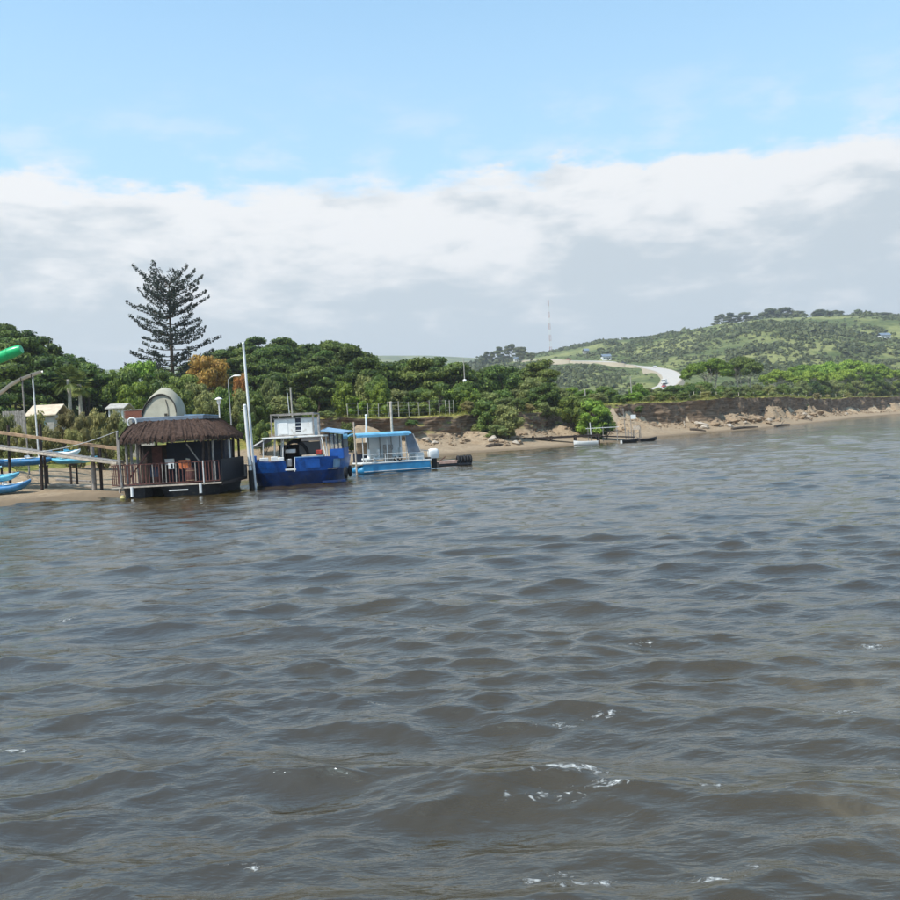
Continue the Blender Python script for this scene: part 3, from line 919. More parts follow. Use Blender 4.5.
# ---- tall araucaria
def norfolk_pine():
    Y = 128.0
    base = W(171, 410, Y); top = W(170, 282, Y)
    z0 = bank_z(base.x, Y)
    H = top.z - z0
    o = empty('norfolk_pine', (base.x, Y, z0), 0, 'tall dark conifer with open upswept branches rising above all other trees', 'tree')
    r = np.random.default_rng(8)
    mb = MB(); lean = Vector((top.x - base.x, 0, 0))
    ax = lambda t: Vector((lean.x * t + 0.15 * math.sin(t * 5), 0.1 * math.sin(t * 4), H * t))
    mb.tube([ax(t) + Vector((0, 0, -.4 if t == 0 else 0)) for t in np.linspace(0, 1, 12)], [0.42 * (1 - .88 * t) for t in np.linspace(0, 1, 12)], 9)
    C, N, VV = [], [], []
    t = 0.32
    while t < 0.985:
        nb = int(r.integers(4, 7)); a0 = r.uniform(0, 6.28)
        for k in range(nb):
            if r.random() < 0.20 and t < .85: continue
            a = a0 + k * 2 * math.pi / nb + r.normal(0, .2)
            prof = np.interp(t, [.3, .4, .55, .7, .85, .94, 1.0], [5.0, 6.3, 6.3, 5.9, 5.7, 5.2, 3.2])
            L = prof * r.uniform(.5, 1.15)
            rise = R(np.interp(t, [.3, .6, .9, 1], [9, 17, 25, 42]) + r.normal(0, 6))
            b = ax(t); d = Vector((math.cos(a) * math.cos(rise), math.sin(a) * math.cos(rise), math.sin(rise)))
            pts = [b + d * L * q + Vector((0, 0, -0.5 * math.sin(q * math.pi) * L * .16)) for q in np.linspace(0, 1, 6)]
            mb.tube(pts, [.075 * (1 - .75 * q) for q in np.linspace(0, 1, 6)], 5)
            # rope-like side sprays in the outer part of each branch
            n = int(40 * L)
            q = r.uniform(.15, 1.04, n) ** .7
            P = np.array([np.interp(q, np.linspace(0, 1, 6), [p[j] for p in pts]) for j in range(3)]).T
            side = np.array(d.cross(Vector((0, 0, 1))).normalized())
            sw = (0.50 * np.sin(np.clip(q, 0, 1) * 2.7) + .12)
            clump = np.sin(q * L * 5.2 + r.uniform(0, 6)) > -0.82
            P = P + side[None] * (r.uniform(-1, 1, n) * sw)[:, None] + np.array([0, 0, 1])[None] * r.uniform(-.08, .34, n)[:, None]
            P = P[clump]
            C.append(P); N.append(r.normal(size=P.shape) + np.array([0, 0, .6])); VV.append(r.random(len(P)))
        t += r.uniform(.028, .046) * (0.75 if t > .75 else 1)
    me = mb.mesh('trunk', 60); link_mesh('trunk', me, M['bark'], o)
    V, F, v = leaves(np.concatenate(C), np.concatenate(N), .19, r, 1.9, np.concatenate(VV))
    cm = np_mesh('crown', V, F, {'v': v}); link_mesh('crown', cm, M['leaf_pine'], o)
norfolk_pine()

# ---- palms
def palm(px, top, Y, label, s=1.0):
    p = W(px, top, Y); z0 = bank_z(p.x, Y); H = p.z - z0 - 0.6
    o = empty('palm_tree', (p.x, Y, z0), 0, label, 'palm tree')
    r = np.random.default_rng(int(px))
    hh = H * .82
    mb = MB().tube([(0, 0, -.2), (.05, 0, hh * .3), (.12, 0, hh * .7), (.1, 0, hh)], [.26, .2, .17, .2], 9)
    link_mesh('trunk', mb.mesh('trunk', 60), M['bark_pale'], o)
    V, F, vv = [], [], []; off = 0
    for i in range(34):
        a = r.uniform(0, 6.28); e = r.uniform(-.75, 1.35); L = r.uniform(1.0, 1.4) * s
        d = np.array([math.cos(a) * math.cos(e), math.sin(a) * math.cos(e), math.sin(e)])
        side = np.array([-math.sin(a), math.cos(a), 0]); upv = np.cross(d, side)
        b = np.array([.1, 0, hh])
        hub = b + d * L * .55
        for k in range(11):                      # a fan of blades
            t = (k - 5) / 5 * 1.15
            bd = d * math.cos(t) + side * math.sin(t); tip = hub + bd * L * .62 + np.array([0, 0, -.28 * L * (1 - math.sin(e)) * .7])
            wd = (side * math.cos(t) - d * math.sin(t)) * .075
            m_ = hub + (tip - hub) * .5 + np.array([0, 0, .06])
            V += [hub, m_ - wd, tip, m_ + wd]; F.append([off, off + 1, off + 2, off + 3]); vv += [r.random()] * 4; off += 4
        V += [b - side * .03, b + side * .03, hub + side * .03, hub - side * .03]; F.append([off, off + 1, off + 2, off + 3]); vv += [.2] * 4; off += 4
    link_mesh('crown', np_mesh('crown', np.array(V), np.array(F), {'v': np.array(vv)}), M['leaf_palm'], o)
palm(66, 359, 88, 'taller fan palm with pale trunk left of the other palm', 1.15)
palm(77, 366, 91, 'shorter fan palm with pale trunk right of the other palm', 1.05)

# ---- reeds and feathery bushes on the low left bank
for i, (px, top, Y, wp, leaf) in enumerate(((4, 414, 70, 26, 'leaf_olive'), (16, 424, 68, 22, 'leaf_reed'), (36, 410, 72, 30, 'leaf_reed'), (50, 426, 68, 26, 'leaf_reed'), (66, 409, 75, 32, 'leaf_reed'), (82, 412, 74, 30, 'leaf_reed'), (97, 408, 76, 32, 'leaf_reed'), (112, 411, 76, 28, 'leaf_reed'), (124, 418, 74, 24, 'leaf_olive'), (74, 428, 67, 24, 'leaf_reed'), (100, 428, 68, 26, 'leaf_reed'), (26, 434, 66, 24, 'leaf_reed'))):
    in_row(plant_px('bank_shrub', 'shrub', px, top, Y, wp * 1.1, leaf=leaf, label='x', cat='shrub', group='shrubs on the bank behind the gangway'), '{} soft yellowish shrub from the left behind the timber gangway')

# ---- bushes at and below the lip of the eroded bank
for px, top, Y, wp, leaf, kind, lab in ((466, 388, 116, 30, 'leaf_bright', 'thicket', 'bright green rounded bush at the right end of the post fence'),
        (486, 398, 112, 36, 'leaf_mid', 'thicket', 'large green bush spilling over the eroded bank left of the jetty'),
        (505, 404, 111, 34, 'leaf_olive', 'thicket', 'greyish green bush hanging down the bank just left of the jetty'),
        (572, 394, 122, 34, 'leaf_mid', 'thicket', 'tall dark bush on the bank directly behind the jetty'),
        (592, 398, 121, 40, 'leaf_bright', 'thicket', 'broad green bush on the bank above the white dinghy'),
        (604, 412, 120, 26, 'leaf_dark', 'shrub', 'low dark bush at the foot of the bank right of the white dinghy'),
        (545, 402, 122, 26, 'leaf_olive', 'shrub', 'small olive bush on the turf above the jetty landing'),
        (522, 398, 124, 26, 'leaf_mid', 'thicket', 'mid green bush on the bank top left of the jetty landing'),
        (498, 424, 108, 26, 'leaf_olive', 'shrub', 'dry greyish bush on the sand at the foot of the bank')):
    plant_px('bank_bush', kind, px, top, Y, wp * 1.15, leaf=leaf, label=lab, cat='bush')

for i, (px, dd, h, leaf) in enumerate(((508, 8, 1.4, 'leaf_olive'), (518, 10, 1.8, 'leaf_mid'), (530, 9, 1.2, 'leaf_reed'), (541, 10, 1.7, 'leaf_olive'), (556, 9, 1.9, 'leaf_mid'), (612, 8, 1.3, 'leaf_olive'), (622, 10, 1.5, 'leaf_mid'), (648, 9, 1.1, 'leaf_olive'), (664, 10, 1.4, 'leaf_mid'), (682, 10, 1.2, 'leaf_olive'), (478, 9, 1.5, 'leaf_olive'), (470, 11, 1.6, 'leaf_reed'))):
    Yb = inland_y(px, dd, 90); in_row(plant('foot_shrub', 'shrub', az(px, 430) * Yb, Yb, h, 1.3, leaf=leaf, label='x', cat='shrub', group='shrubs at the foot of the eroded bank'), '{} low shrub from the left on the sand under the eroded bank')
rl = random.Random(3)
for i, px in enumerate(np.linspace(640, 872, 22)):
    Yb = inland_y(px, rl.uniform(7.6, 10.2), 90); in_row(plant('lip_shrub', 'shrub', az(px, 410) * Yb, Yb, rl.uniform(.7, 1.7), 1.4, leaf=rl.choice(['leaf_olive', 'leaf_mid', 'leaf_reed']), label='x', cat='shrub', group='shrubs overhanging the right-hand bank'), '{} small shrub from the left on the edge of the right-hand eroded bank')
# ---- growth on the terrace behind the right-hand bank
for i, px in enumerate(np.linspace(556, 700, 20)):
    Y = inland_y(px, random.uniform(17, 30))
    in_row(plant_px('terrace_bush', 'thicket', px + random.uniform(-4, 4), random.uniform(384, 396) - (px - 556) * 0.02, Y, random.uniform(22, 34), leaf=random.choice(['leaf_mid', 'leaf_olive', 'leaf_mid', 'leaf_bright']), label='x', cat='bush', group='terrace bushes below the road'), '{} bush from the left on the terrace below the winding road')
for i, px in enumerate(np.linspace(690, 905, 26)):
    Y = inland_y(px, random.uniform(15, 18))
    in_row(plant_px('terrace_bush', 'thicket', px + random.uniform(-3, 3), random.uniform(381, 389) - (px - 690) * 0.012, Y, random.uniform(16, 26), leaf=random.choice(['leaf_mid', 'leaf_olive', 'leaf_dark']), bark='bark_pale', label='x', cat='bush', group='undergrowth along the right-hand bank top'), '{} low bush from the left in the undergrowth along the right-hand bank top')
for px, top in ((646, 388), (658, 387), (669, 386), (681, 384), (690, 382)):
    in_row(plant_px('terrace_bush', 'thicket', px, top, inland_y(px, 34), 22, leaf=random.choice(['leaf_mid', 'leaf_olive']), label='x', cat='bush', group='bushes hiding the lower road'), '{} bush from the left covering the lower end of the winding road')
plant_px('umbrella_tree', 'umbrella', 708, 358, inland_y(708, 24), 54, leaf='leaf_bright', bark='bark_pale', label='bright spreading tree right beside the winding road', var=0)
plant_px('umbrella_tree', 'umbrella', 742, 356, inland_y(742, 24), 50, leaf='leaf_dark', bark='bark_pale', label='dark flat-topped tree with bare pale stems above the right bank', var=1)
for i, (px, top, wp) in enumerate(((778, 369, 40), (800, 364, 44), (826, 361, 44), (850, 359, 44), (872, 362, 38), (890, 368, 34), (812, 370, 36), (840, 369, 36), (864, 371, 36))):
    in_row(plant_px('coastal_tree', 'umbrella', px, top, inland_y(px, 24 + (i % 3) * 3 - (4 if i > 5 else 0)), wp, leaf='leaf_bright', bark='bark_pale', label='x', group='bright canopy above the right bank', var=i % 2), '{} bright yellow-green tree from the left in the canopy above the right bank')

# ---- dark grove on the near ridge by the mast, trees on the hill skyline
for i, (px, top, base, wp, Y, kind) in enumerate(((489, 351, 362, 14, 640, 'round'), (499, 347, 362, 16, 650, 'layered'), (510, 344, 362, 18, 655, 'layered'), (520, 346, 362, 16, 660, 'round'), (530, 352, 363, 13, 665, 'round'), (480, 355, 363, 12, 640, 'round'))):
    p = hit(px, base, 400)
    in_row(plant_px('ridge_tree', kind, px, top, min(p.y, 900), wp, leaf='leaf_scrub', label='x', group='grove left of the radio mast'), '{} tree from the left in the small grove left of the radio mast')
for i, (px, top, wp, lab) in enumerate(((720, 314, 14, 'flat-topped tree at the left end of the hill skyline row'), (730, 313, 15, 'second flat-topped tree from the left on the hill skyline'), (743, 312, 16, 'broad flat-topped tree on the hill skyline, third from the left'), (757, 315, 12, 'small round tree between the two skyline clumps'), (772, 308, 20, 'tall rounded tree at the left of the highest skyline clump'), (784, 307, 22, 'tallest dark tree in the middle of the highest skyline clump'), (797, 311, 18, 'spreading tree at the right of the highest skyline clump'), (821, 309, 20, 'dark rounded tree right of the highest skyline clump'), (835, 310, 16, 'bushy skyline tree beside the dark rounded one'), (858, 309, 10, 'thin pointed tree alone on the hill skyline'), (884, 312, 18, 'wide low tree near the right end of the skyline'))):
    Y = 985.0
    plant_px('skyline_tree', 'layered' if i < 3 else 'thicket', px, top, Y, wp * 1.25, leaf='leaf_scrub', label=lab, cat='tree')

ONES = 'first second third fourth fifth sixth seventh eighth ninth tenth eleventh twelfth thirteenth fourteenth fifteenth sixteenth seventeenth eighteenth nineteenth'.split()
def ordinal(i):
    if i < 19: return ONES[i]
    t, u = divmod(i + 1, 10)
    return ('twentieth', 'thirtieth', 'fortieth')[t - 2] if u == 0 else ('twenty-', 'thirty-', 'forty-')[t - 2] + ONES[u - 1]
for what, os_ in ROWS.items():
    for i, o in enumerate(sorted(os_, key=lambda o: o.location.x / o.location.y)):
        o['label'] = what.format(ordinal(i))
# ---- low growth on the grassy slope behind the moored boats
for px, top, Y, wp, leaf, lab in ((262, 420, 88, 24, 'leaf_mid', 'low green bush behind the tall white poles'), (284, 424, 90, 22, 'leaf_olive', 'low olive bush left of the white boat cabin'), (326, 414, 98, 22, 'leaf_olive', 'low bush right of the white boat cabin'), (345, 422, 94, 20, 'leaf_mid', 'low bush on the bank above the boat awning'), (412, 425, 106, 16, 'leaf_dark', 'small dark bush on the bank face right of the blue canopy'), (246, 412, 90, 24, 'leaf_mid', 'low green bush just left of the tall white poles')):
    plant_px('slope_bush', 'shrub', px, top, Y, wp * 1.2, leaf=leaf, label=lab, cat='bush')
# ---- scrub on the hillside: a far-off mass nobody could count
def hillside_scrub():
    r = np.random.default_rng(77)
    n = 40000
    Yq = r.uniform(0.0, 1.0, n) ** 0.8 * 760 + 300
    a = r.uniform(-0.30, 0.62, n)
    X = a * Yq; d = shore_dist(X, Yq)
    dens = fbm(X / 55.0 + 4, Yq / 55.0, 4)
    meadow = np.exp(-(((X - 300) / 120) ** 2 + ((Yq - 860) / 85) ** 2)) + np.exp(-(((X - 95) / 60) ** 2 + ((Yq - 840) / 70) ** 2))
    keep = (d > 45) & (r.random(n) < np.clip((dens - 0.27) * 4.5, 0.05, 1) * (1 - 0.95 * np.clip(meadow * 1.6, 0, 1)))
    rp = np.array([(p.x, p.y) for p in ROAD])
    rd = np.min(np.hypot(X[:, None] - rp[None, :, 0], Yq[:, None] - rp[None, :, 1]), 1)
    keep &= rd > 11
    # leave the sight line to the hairpin open: the road is cut into a bare shoulder there
    X, Yq, rd = X[keep], Yq[keep], rd[keep]
    Z = ground_h(X, Yq)
    n = len(X)
    s = np.clip(r.lognormal(.28, .45, n), .6, 3.4) * (0.65 + 0.7 * np.clip((fbm(X / 30.0, Yq / 30.0, 3) - .3) * 2, 0, 1)) * np.clip(rd / 30, 0.35, 1)
    per = 16
    C = np.repeat(np.stack([X, Yq, Z + s * 0.35], 1), per, 0); S = np.repeat(s, per)[:, None]
    dd = r.normal(size=(n * per, 3)); dd[:, 2] = np.abs(dd[:, 2]) * .8 + .1; dd /= np.linalg.norm(dd, axis=1, keepdims=True)
    P = C + dd * S * np.array([1.1, 1.1, 0.55]) * r.uniform(.6, 1.0, (n * per, 1))
    V, F, v = leaves(P, dd + r.normal(size=dd.shape) * .4, 1.0, r, 1.3, v=np.repeat(r.random(n), per) * .6 + r.random(n * per) * .4)
    V = (V.reshape(-1, 4, 3) - P[:, None]) * S[:, None] * .95 + P[:, None]
    me = np_mesh('hillside_scrub', V.reshape(-1, 3), F, {'v': v})
    o = link_mesh('hillside_scrub', me, M['leaf_scrub']); tag(o, 'dense grey-green scrub covering the far hillside', 'scrub', kind='stuff')
hillside_scrub()

# ---- grass along the bank lip and on the low shore
def bank_grass():
    r = np.random.default_rng(31)
    sel = np.argwhere((BPP > 1.97) & (BPP < 2.9) & (BVY < 330))
    k = sel[r.integers(0, len(sel), 26000)]
    x = BVX[k[:, 0], k[:, 1]] + r.normal(0, .25, len(k)); y = BVY[k[:, 0], k[:, 1]] + r.normal(0, .25, len(k)); z = BVZ[k[:, 0], k[:, 1]]
    keep = fbm(x / 3.0, y / 3.0, 3) > .42
    x, y, z = x[keep], y[keep], z[keep]; n = len(x)
    h = r.uniform(.15, .5, n); a = r.uniform(0, 6.28, n); wd = r.uniform(.02, .05, n)
    b = np.stack([x, y, z - .03], 1)
    sx = np.stack([np.cos(a), np.sin(a), np.zeros(n)], 1) * wd[:, None]
    tip = b + np.stack([r.normal(0, .14, n), r.normal(0, .14, n), h], 1)
    mid = (b + tip) / 2 + np.stack([np.zeros(n), np.zeros(n), h * .12], 1)
    V = np.stack([b - sx, mid - sx * .8, tip, mid + sx * .8], 1).reshape(-1, 3)
    me = np_mesh('bank_grass', V, np.arange(4 * n).reshape(n, 4), {'v': np.repeat(r.random(n), 4)})
    tag(link_mesh('bank_grass', me, M['grass']), 'dry yellow-green grass along the top of the eroded bank', 'grass', kind='stuff')
bank_grass()
# ================================================================ man-made things
paint('thatch', (0.075, 0.048, 0.037), 0.95, 0.5, 6, streak=False, bump=0.8, spec=0.05)
paint('roof_slate', (0.16, 0.20, 0.25), 0.5, 0.3, 2)
paint('roof_blue', (0.20, 0.34, 0.48), 0.45, 0.25, 2)
paint('dark_wood', (0.045, 0.030, 0.024), 0.8, 0.4, 5, bump=0.4)
paint('red_wood', (0.125, 0.046, 0.036), 0.7, 0.4, 5, bump=0.3)
paint('grey_pole', (0.30, 0.27, 0.24), 0.85, 0.35, 5, bump=0.4)
paint('timber', (0.36, 0.235, 0.14), 0.85, 0.35, 4, bump=0.4)
paint('timber_pale', (0.52, 0.44, 0.35), 0.85, 0.3, 4, bump=0.4)
paint('white_paint', (0.74, 0.74, 0.71), 0.45, 0.12, 2, dirt=(0.42, 0.36, 0.28))
paint('white_plastic', (0.80, 0.80, 0.77), 0.35, 0.08, 2)
paint('black_rubber', (0.012, 0.012, 0.013), 0.75, 0.4, 6)
paint('black_hull', (0.012, 0.014, 0.018), 0.45, 0.4, 3, dirt=(0.07, 0.06, 0.045))
paint('black_sheet', (0.014, 0.015, 0.018), 0.6, 0.4, 3)
paint('navy', (0.014, 0.022, 0.045), 0.55, 0.35, 2)
paint('hull_blue', (0.012, 0.092, 0.36), 0.32, 0.3, 1.5, dirt=(0.02, 0.05, 0.13))
paint('hull_low', (0.007, 0.034, 0.135), 0.4, 0.35, 2, dirt=(0.05, 0.05, 0.045))
paint('panel_blue', (0.012, 0.092, 0.36), 0.35, 0.25, 3)
paint('hull_cyan', (0.030, 0.24, 0.46), 0.35, 0.2, 2)
paint('canopy_blue', (0.16, 0.42, 0.62), 0.6, 0.2, 2)
paint('kayak_cyan', (0.10, 0.42, 0.58), 0.5, 0.3, 2, dirt=(0.22, 0.34, 0.36))
paint('kayak_pale', (0.40, 0.70, 0.76), 0.5, 0.22, 2, dirt=(0.36, 0.42, 0.40))
paint('kayak_blue', (0.030, 0.17, 0.36), 0.5, 0.35, 2, dirt=(0.12, 0.18, 0.22))
paint('canvas', (0.36, 0.34, 0.265), 0.9, 0.12, 2, bump=0.2, spec=0.1)
paint('canvas_dark', (0.05, 0.045, 0.035), 0.9, 0.2, 2)
paint('steel', (0.45, 0.45, 0.44), 0.4, 0.2, 4, metallic=0.7)
paint('concrete', (0.40, 0.37, 0.325), 0.9, 0.25, 3, bump=0.3)
paint('green_plastic', (0.010, 0.42, 0.13), 0.28, 0.12, 2)
paint('slide_white', (0.66, 0.60, 0.52), 0.5, 0.2, 2)
paint('roof_beige', (0.58, 0.47, 0.34), 0.8, 0.2, 2)
paint('brick', (0.27, 0.10, 0.065), 0.9, 0.3, 6, bump=0.4)
paint('orange_cloth', (0.62, 0.17, 0.06), 0.8, 0.2, 4)
paint('red_cloth', (0.42, 0.05, 0.035), 0.8, 0.25, 4)
paint('yellow_buoy', (0.50, 0.42, 0.16), 0.5, 0.2, 4)
paint('pink_boards', (0.50, 0.33, 0.27), 0.8, 0.25, 4)
paint('car_red', (0.45, 0.03, 0.02), 0.3, 0.1, 2)
paint('car_silver', (0.60, 0.61, 0.62), 0.3, 0.1, 2, metallic=0.3)
paint('mast_red', (0.52, 0.30, 0.26), 0.5, 0.2, 1)
paint('clod', (0.30, 0.22, 0.145), 0.95, 0.35, 2, bump=0.8, spec=0.05)
paint('stone_pale', (0.42, 0.36, 0.29), 0.95, 0.3, 2, bump=0.6, spec=0.05)
paint('driftwood', (0.10, 0.075, 0.055), 0.95, 0.4, 4, bump=0.5)
def glass_mat():
    m, w, b, out = bsdf_mat('glass')
    b.inputs['Base Color'].default_value = (0.80, 0.86, 0.88, 1); b.inputs['Roughness'].default_value = 0.05
    b.inputs['Transmission Weight'].default_value = 0.85; b.inputs['IOR'].default_value = 1.1
    m, w, b, out = bsdf_mat('glass_dark')
    b.inputs['Base Color'].default_value = (0.03, 0.04, 0.05, 1); b.inputs['Roughness'].default_value = 0.08
glass_mat()

# ---------------------------------------------------------------- floating thatched lodge
def lodge():
    o = empty('floating_lodge', (-17.75, 47.35, 0), R(0.6), 'dark thatched floating lodge with railed deck moored against the sandy beach', 'houseboat')
    for x0, x1 in ((0.25, 1.9), (2.2, 5.5)):
        rings = []
        for y, k in ((0.12, .55), (0.5, .95), (5.4, 1.0), (6.1, .7)):
            w0 = (x1 - x0); c = (x0 + x1) / 2
            rings.append([(c - w0 / 2 * k, y, .56), (c + w0 / 2 * k, y, .56), (c + w0 / 2 * k * .9, y + .1, -.05), (c + w0 / 2 * k * .75, y + .15, -.4), (c - w0 / 2 * k * .75, y + .15, -.4), (c - w0 / 2 * k * .9, y + .1, -.05)])
        MB().loft(rings).build('pontoon', M['black_hull'], o, bevel=.03)
    for i in range(29):
        MB().box((2.75, 0.0 + .11 + i * .213, .63), (5.75, .20, .06)).build('deck_board', M['dark_wood'], o)
    MB().box((2.75, -.03, .61), (5.8, .06, .075)).build('deck_edge', M['timber_pale'], o)
    MB().box((5.66, 3.05, .56), (.05, 6.1, .16)).build('deck_side', M['dark_wood'], o)
    for x in (0.95, 4.55):
        MB().tube([(x, -.12, .62), (x, -.14, .12)], .075, 8).build('fender', M['white_plastic'], o)
    MB().box((3.35, .02, .33), (1.0, .04, .07)).build('hull_stripe', M['white_paint'], o)
    # railing
    rail = 1.78
    r = random.Random(4)
    MB().bar((-.08, 0.02, rail), (5.55, 0.02, rail), .06, .05).build('handrail', M['red_wood'], o)
    MB().bar((-.08, 0.02, .74), (5.55, 0.02, .74), .05, .05).build('bottom_rail', M['red_wood'], o)
    MB().bar((-.08, 0.02, rail), (-.08, 3.4, rail), .06, .05).build('handrail', M['red_wood'], o)
    for i in range(33):
        x = -.06 + i * .1745
        pale = i in (12, 15, 16, 19, 31, 25)
        MB().box((x + r.uniform(-.02, .02), .02, (.76 + rail - .03) / 2), (.045, .035, rail - .79), (0, r.uniform(-.02, .02), 0)).build('baluster', M['grey_pole' if pale else 'red_wood'], o)
    for i in range(12):
        MB().box((-.08, .3 + i * .27, 1.25), (.035, .045, .98)).build('baluster', M['red_wood'], o)
    MB().tube([(4.72, -.02, .55), (4.72, -.02, 1.82)], .03, 6).build('rail_post', M['white_paint'], o)
    # posts under the eaves
    for x, y, k, rr in ((.42, -.06, 'grey_pole', .06), (.68, .1, 'grey_pole', .07), (.9, .35, 'grey_pole', .07), (1.15, .6, 'grey_pole', .075), (4.75, .2, 'dark_wood', .07), (4.98, .2, 'dark_wood', .06), (5.2, .2, 'grey_pole', .06), (5.3, 2.0, 'dark_wood', .07), (5.3, 3.4, 'white_paint', .07), (5.3, 4.6, 'dark_wood', .07), (5.3, 5.9, 'dark_wood', .07), (.5, 5.9, 'dark_wood', .07), (.5, 3.0, 'dark_wood', .07)):
        MB().tube([(x, y, .62), (x + r.uniform(-.05, .05), y, 2.0), (x + r.uniform(-.04, .04), y, 3.12)], rr, 7).build('post', M[k], o)
    MB().bar((1.85, .15, 2.45), (.62, .1, .85), .07, .07).build('brace', M['red_wood'], o)
    MB().bar((3.85, .2, 2.75), (4.5, .2, 1.75), .06, .06).build('brace', M['grey_pole'], o)
    for x0, x1 in ((.5, 2.15), (2.5, 3.75), (3.95, 5.2)):
        MB().bar((x0, .1, 2.92), (x1, .1, 2.92), .09, .10).build('eaves_beam', M['grey_pole'], o)
    # dark saloon inside
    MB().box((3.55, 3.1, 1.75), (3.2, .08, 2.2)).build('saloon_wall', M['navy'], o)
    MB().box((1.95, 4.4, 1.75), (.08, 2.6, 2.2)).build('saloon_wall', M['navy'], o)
    MB().box((1.62, 2.3, 1.7), (.55, .06, 1.9)).build('red_panel', M['red_wood'], o)
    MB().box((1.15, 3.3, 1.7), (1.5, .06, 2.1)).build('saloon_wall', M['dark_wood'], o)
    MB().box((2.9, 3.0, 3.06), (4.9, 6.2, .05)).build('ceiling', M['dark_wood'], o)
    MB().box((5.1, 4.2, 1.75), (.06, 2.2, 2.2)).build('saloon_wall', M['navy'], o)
    MB().box((2.62, 1.2, 1.82), (.5, .04, .32), (.1, 0, 0)).build('notice', M['white_paint'], o)
    MB().box((3.05, -.03, 1.62), (.30, .02, .30)).build('notice', M['white_paint'], o)
    MB().box((3.08, -.045, 1.62), (.12, .012, .24)).build('notice_mark', M['black_sheet'], o)
    MB().box((5.62, 2.9, 1.27), (.05, 5.5, 1.15)).build('side_panel', M['black_sheet'], o)
    MB().box((2.1, .14, 1.35), (.42, .05, .55)).build('dark_cushion', M['navy'], o)
    # thatch: four slopes of ribbed reed with a ragged fringe
    E = [(.75, -.46), (5.05, -.46), (5.58, .15), (5.62, 5.85), (5.05, 6.45), (.75, 6.45), (.26, 5.85), (.26, .15)]
    T = [(.95, 1.65), (4.05, 1.65), (4.38, 2.0), (4.5, 4.85), (4.1, 5.15), (.95, 5.15), (.6, 4.85), (.6, 2.0)]
    th = empty('thatch_roof', (0, 0, 0)); th.parent = o
    rr = np.random.default_rng(5)
    for s in range(8):
        e0, e1, t0, t1 = map(np.array, (E[s], E[(s + 1) % 8], T[s], T[(s + 1) % 8]))
        n = int(np.linalg.norm(e1 - e0) / .045); m_ = 12
        u = np.linspace(0, 1, n); v = np.linspace(0, 1, m_)
        U, Vv = np.meshgrid(u, v, indexing='ij')
        P = (1 - Vv)[..., None] * ((1 - U)[..., None] * e0 + U[..., None] * e1) + Vv[..., None] * ((1 - U)[..., None] * t0 + U[..., None] * t1)
        groove = (vnoise(U * n * .45 + s * 40, Vv * 1.2) - .5) * .10 + (vnoise(U * n * 1.0 + s * 13, Vv * 5) - .5) * .05
        sag = -.10 * np.sin(Vv * math.pi)
        fringe = np.where(Vv < .02, (vnoise(U * n * .7 + 5 + s, U * 0) - .7) * .22, 0)
        Z = 3.12 + Vv * .96 + groove - sag * .9 + fringe
        nrm = np.array([e1[1] - e0[1], -(e1[0] - e0[0])]); nrm = nrm / np.linalg.norm(nrm)
        P = P + nrm * (groove * .5)[..., None]
        top = np.stack([P[..., 0], P[..., 1], Z], -1).reshape(-1, 3)
        bot = top - np.array([0, 0, .16])
        ii = np.arange(n * m_).reshape(n, m_)
        F = np.stack([ii[:-1, :-1], ii[1:, :-1], ii[1:, 1:], ii[:-1, 1:]], -1).reshape(-1, 4)
        F2 = F[:, ::-1] + n * m_
        edge = np.stack([ii[:-1, 0], ii[:-1, 0] + n * m_, ii[1:, 0] + n * m_, ii[1:, 0]], -1)
        link_mesh('thatch_slope', np_mesh('thatch_slope', np.concatenate([top, bot]), np.concatenate([F, F2, edge])), M['thatch'], th)
    MB().box((2.5, 3.4, 4.16), (3.9, 3.5, .24)).build('flat_roof', M['roof_slate'], o, bevel=.03)
    MB().box((3.95, 3.3, 4.30), (1.1, 3.2, .05), (0, .03, 0)).build('roof_sheet', M['roof_blue'], o)
    MB().torus((.62, 1.5, 4.05), .24, .05, 'Y', 16, 6).build('white_ring', M['white_paint'], o)
    # stern and side details seen at the right
    MB().box((5.5, 5.7, 1.0), (.5, .4, .7)).build('locker', M['grey_pole'], o)
    return o
lodge()

def tent():
    o = empty('roof_tent', (-16.02, 50.9, 4.285), R(-6), 'beige canvas dome tent pitched on the flat roof of the thatched lodge', 'tent')
    n = 20
    def arch(y, w, h, lean=0.0, k=2.0):
        out = []
        for i in range(n + 1):
            t = math.pi * i / n
            c, s = math.cos(t), math.sin(t)
            out.append((-(abs(c) ** 1.08) * math.copysign(1, c) * w * .46 + .08 * s, y + lean * s, max(0, s) ** .95 * h))
        return out
    MB().loft([arch(-.75, 2.22, 1.30, .22), arch(-.55, 2.30, 1.52, .22), arch(0, 2.30, 1.70, .1), arch(.7, 2.15, 1.5), arch(1.2, 1.7, .9), arch(1.35, 1.3, .3)], closed=False).build('tent_fabric', M['canvas'], o, 60)
    # front panel set back under the hood
    a = arch(-.70, 2.14, 1.26, .24)
    MB().add([(0, -.66, .0)] + a, [(0, i + 1, i + 2) for i in range(n)]).build('front_panel', M['canvas'], o)
    MB().tube(arch(-.77, 2.22, 1.30, .22)[1:-1], .035, 6).build('hood_trim', M['canvas_dark'], o)
    MB().tube([(.55, -.735, .04), (.50, -.64, .55), (.36, -.54, .98)], .02, 5).build('door_zip', M['canvas_dark'], o)
    MB().box((.42, -.74, .12), (.16, .03, .16)).build('vent', M['canvas_dark'], o)
    MB().tube([(-1.0, -.72, .02), (-.78, -.64, .6), (-.4, -.56, 1.02)], .018, 5).build('seam', M['canvas_dark'], o)
tent()

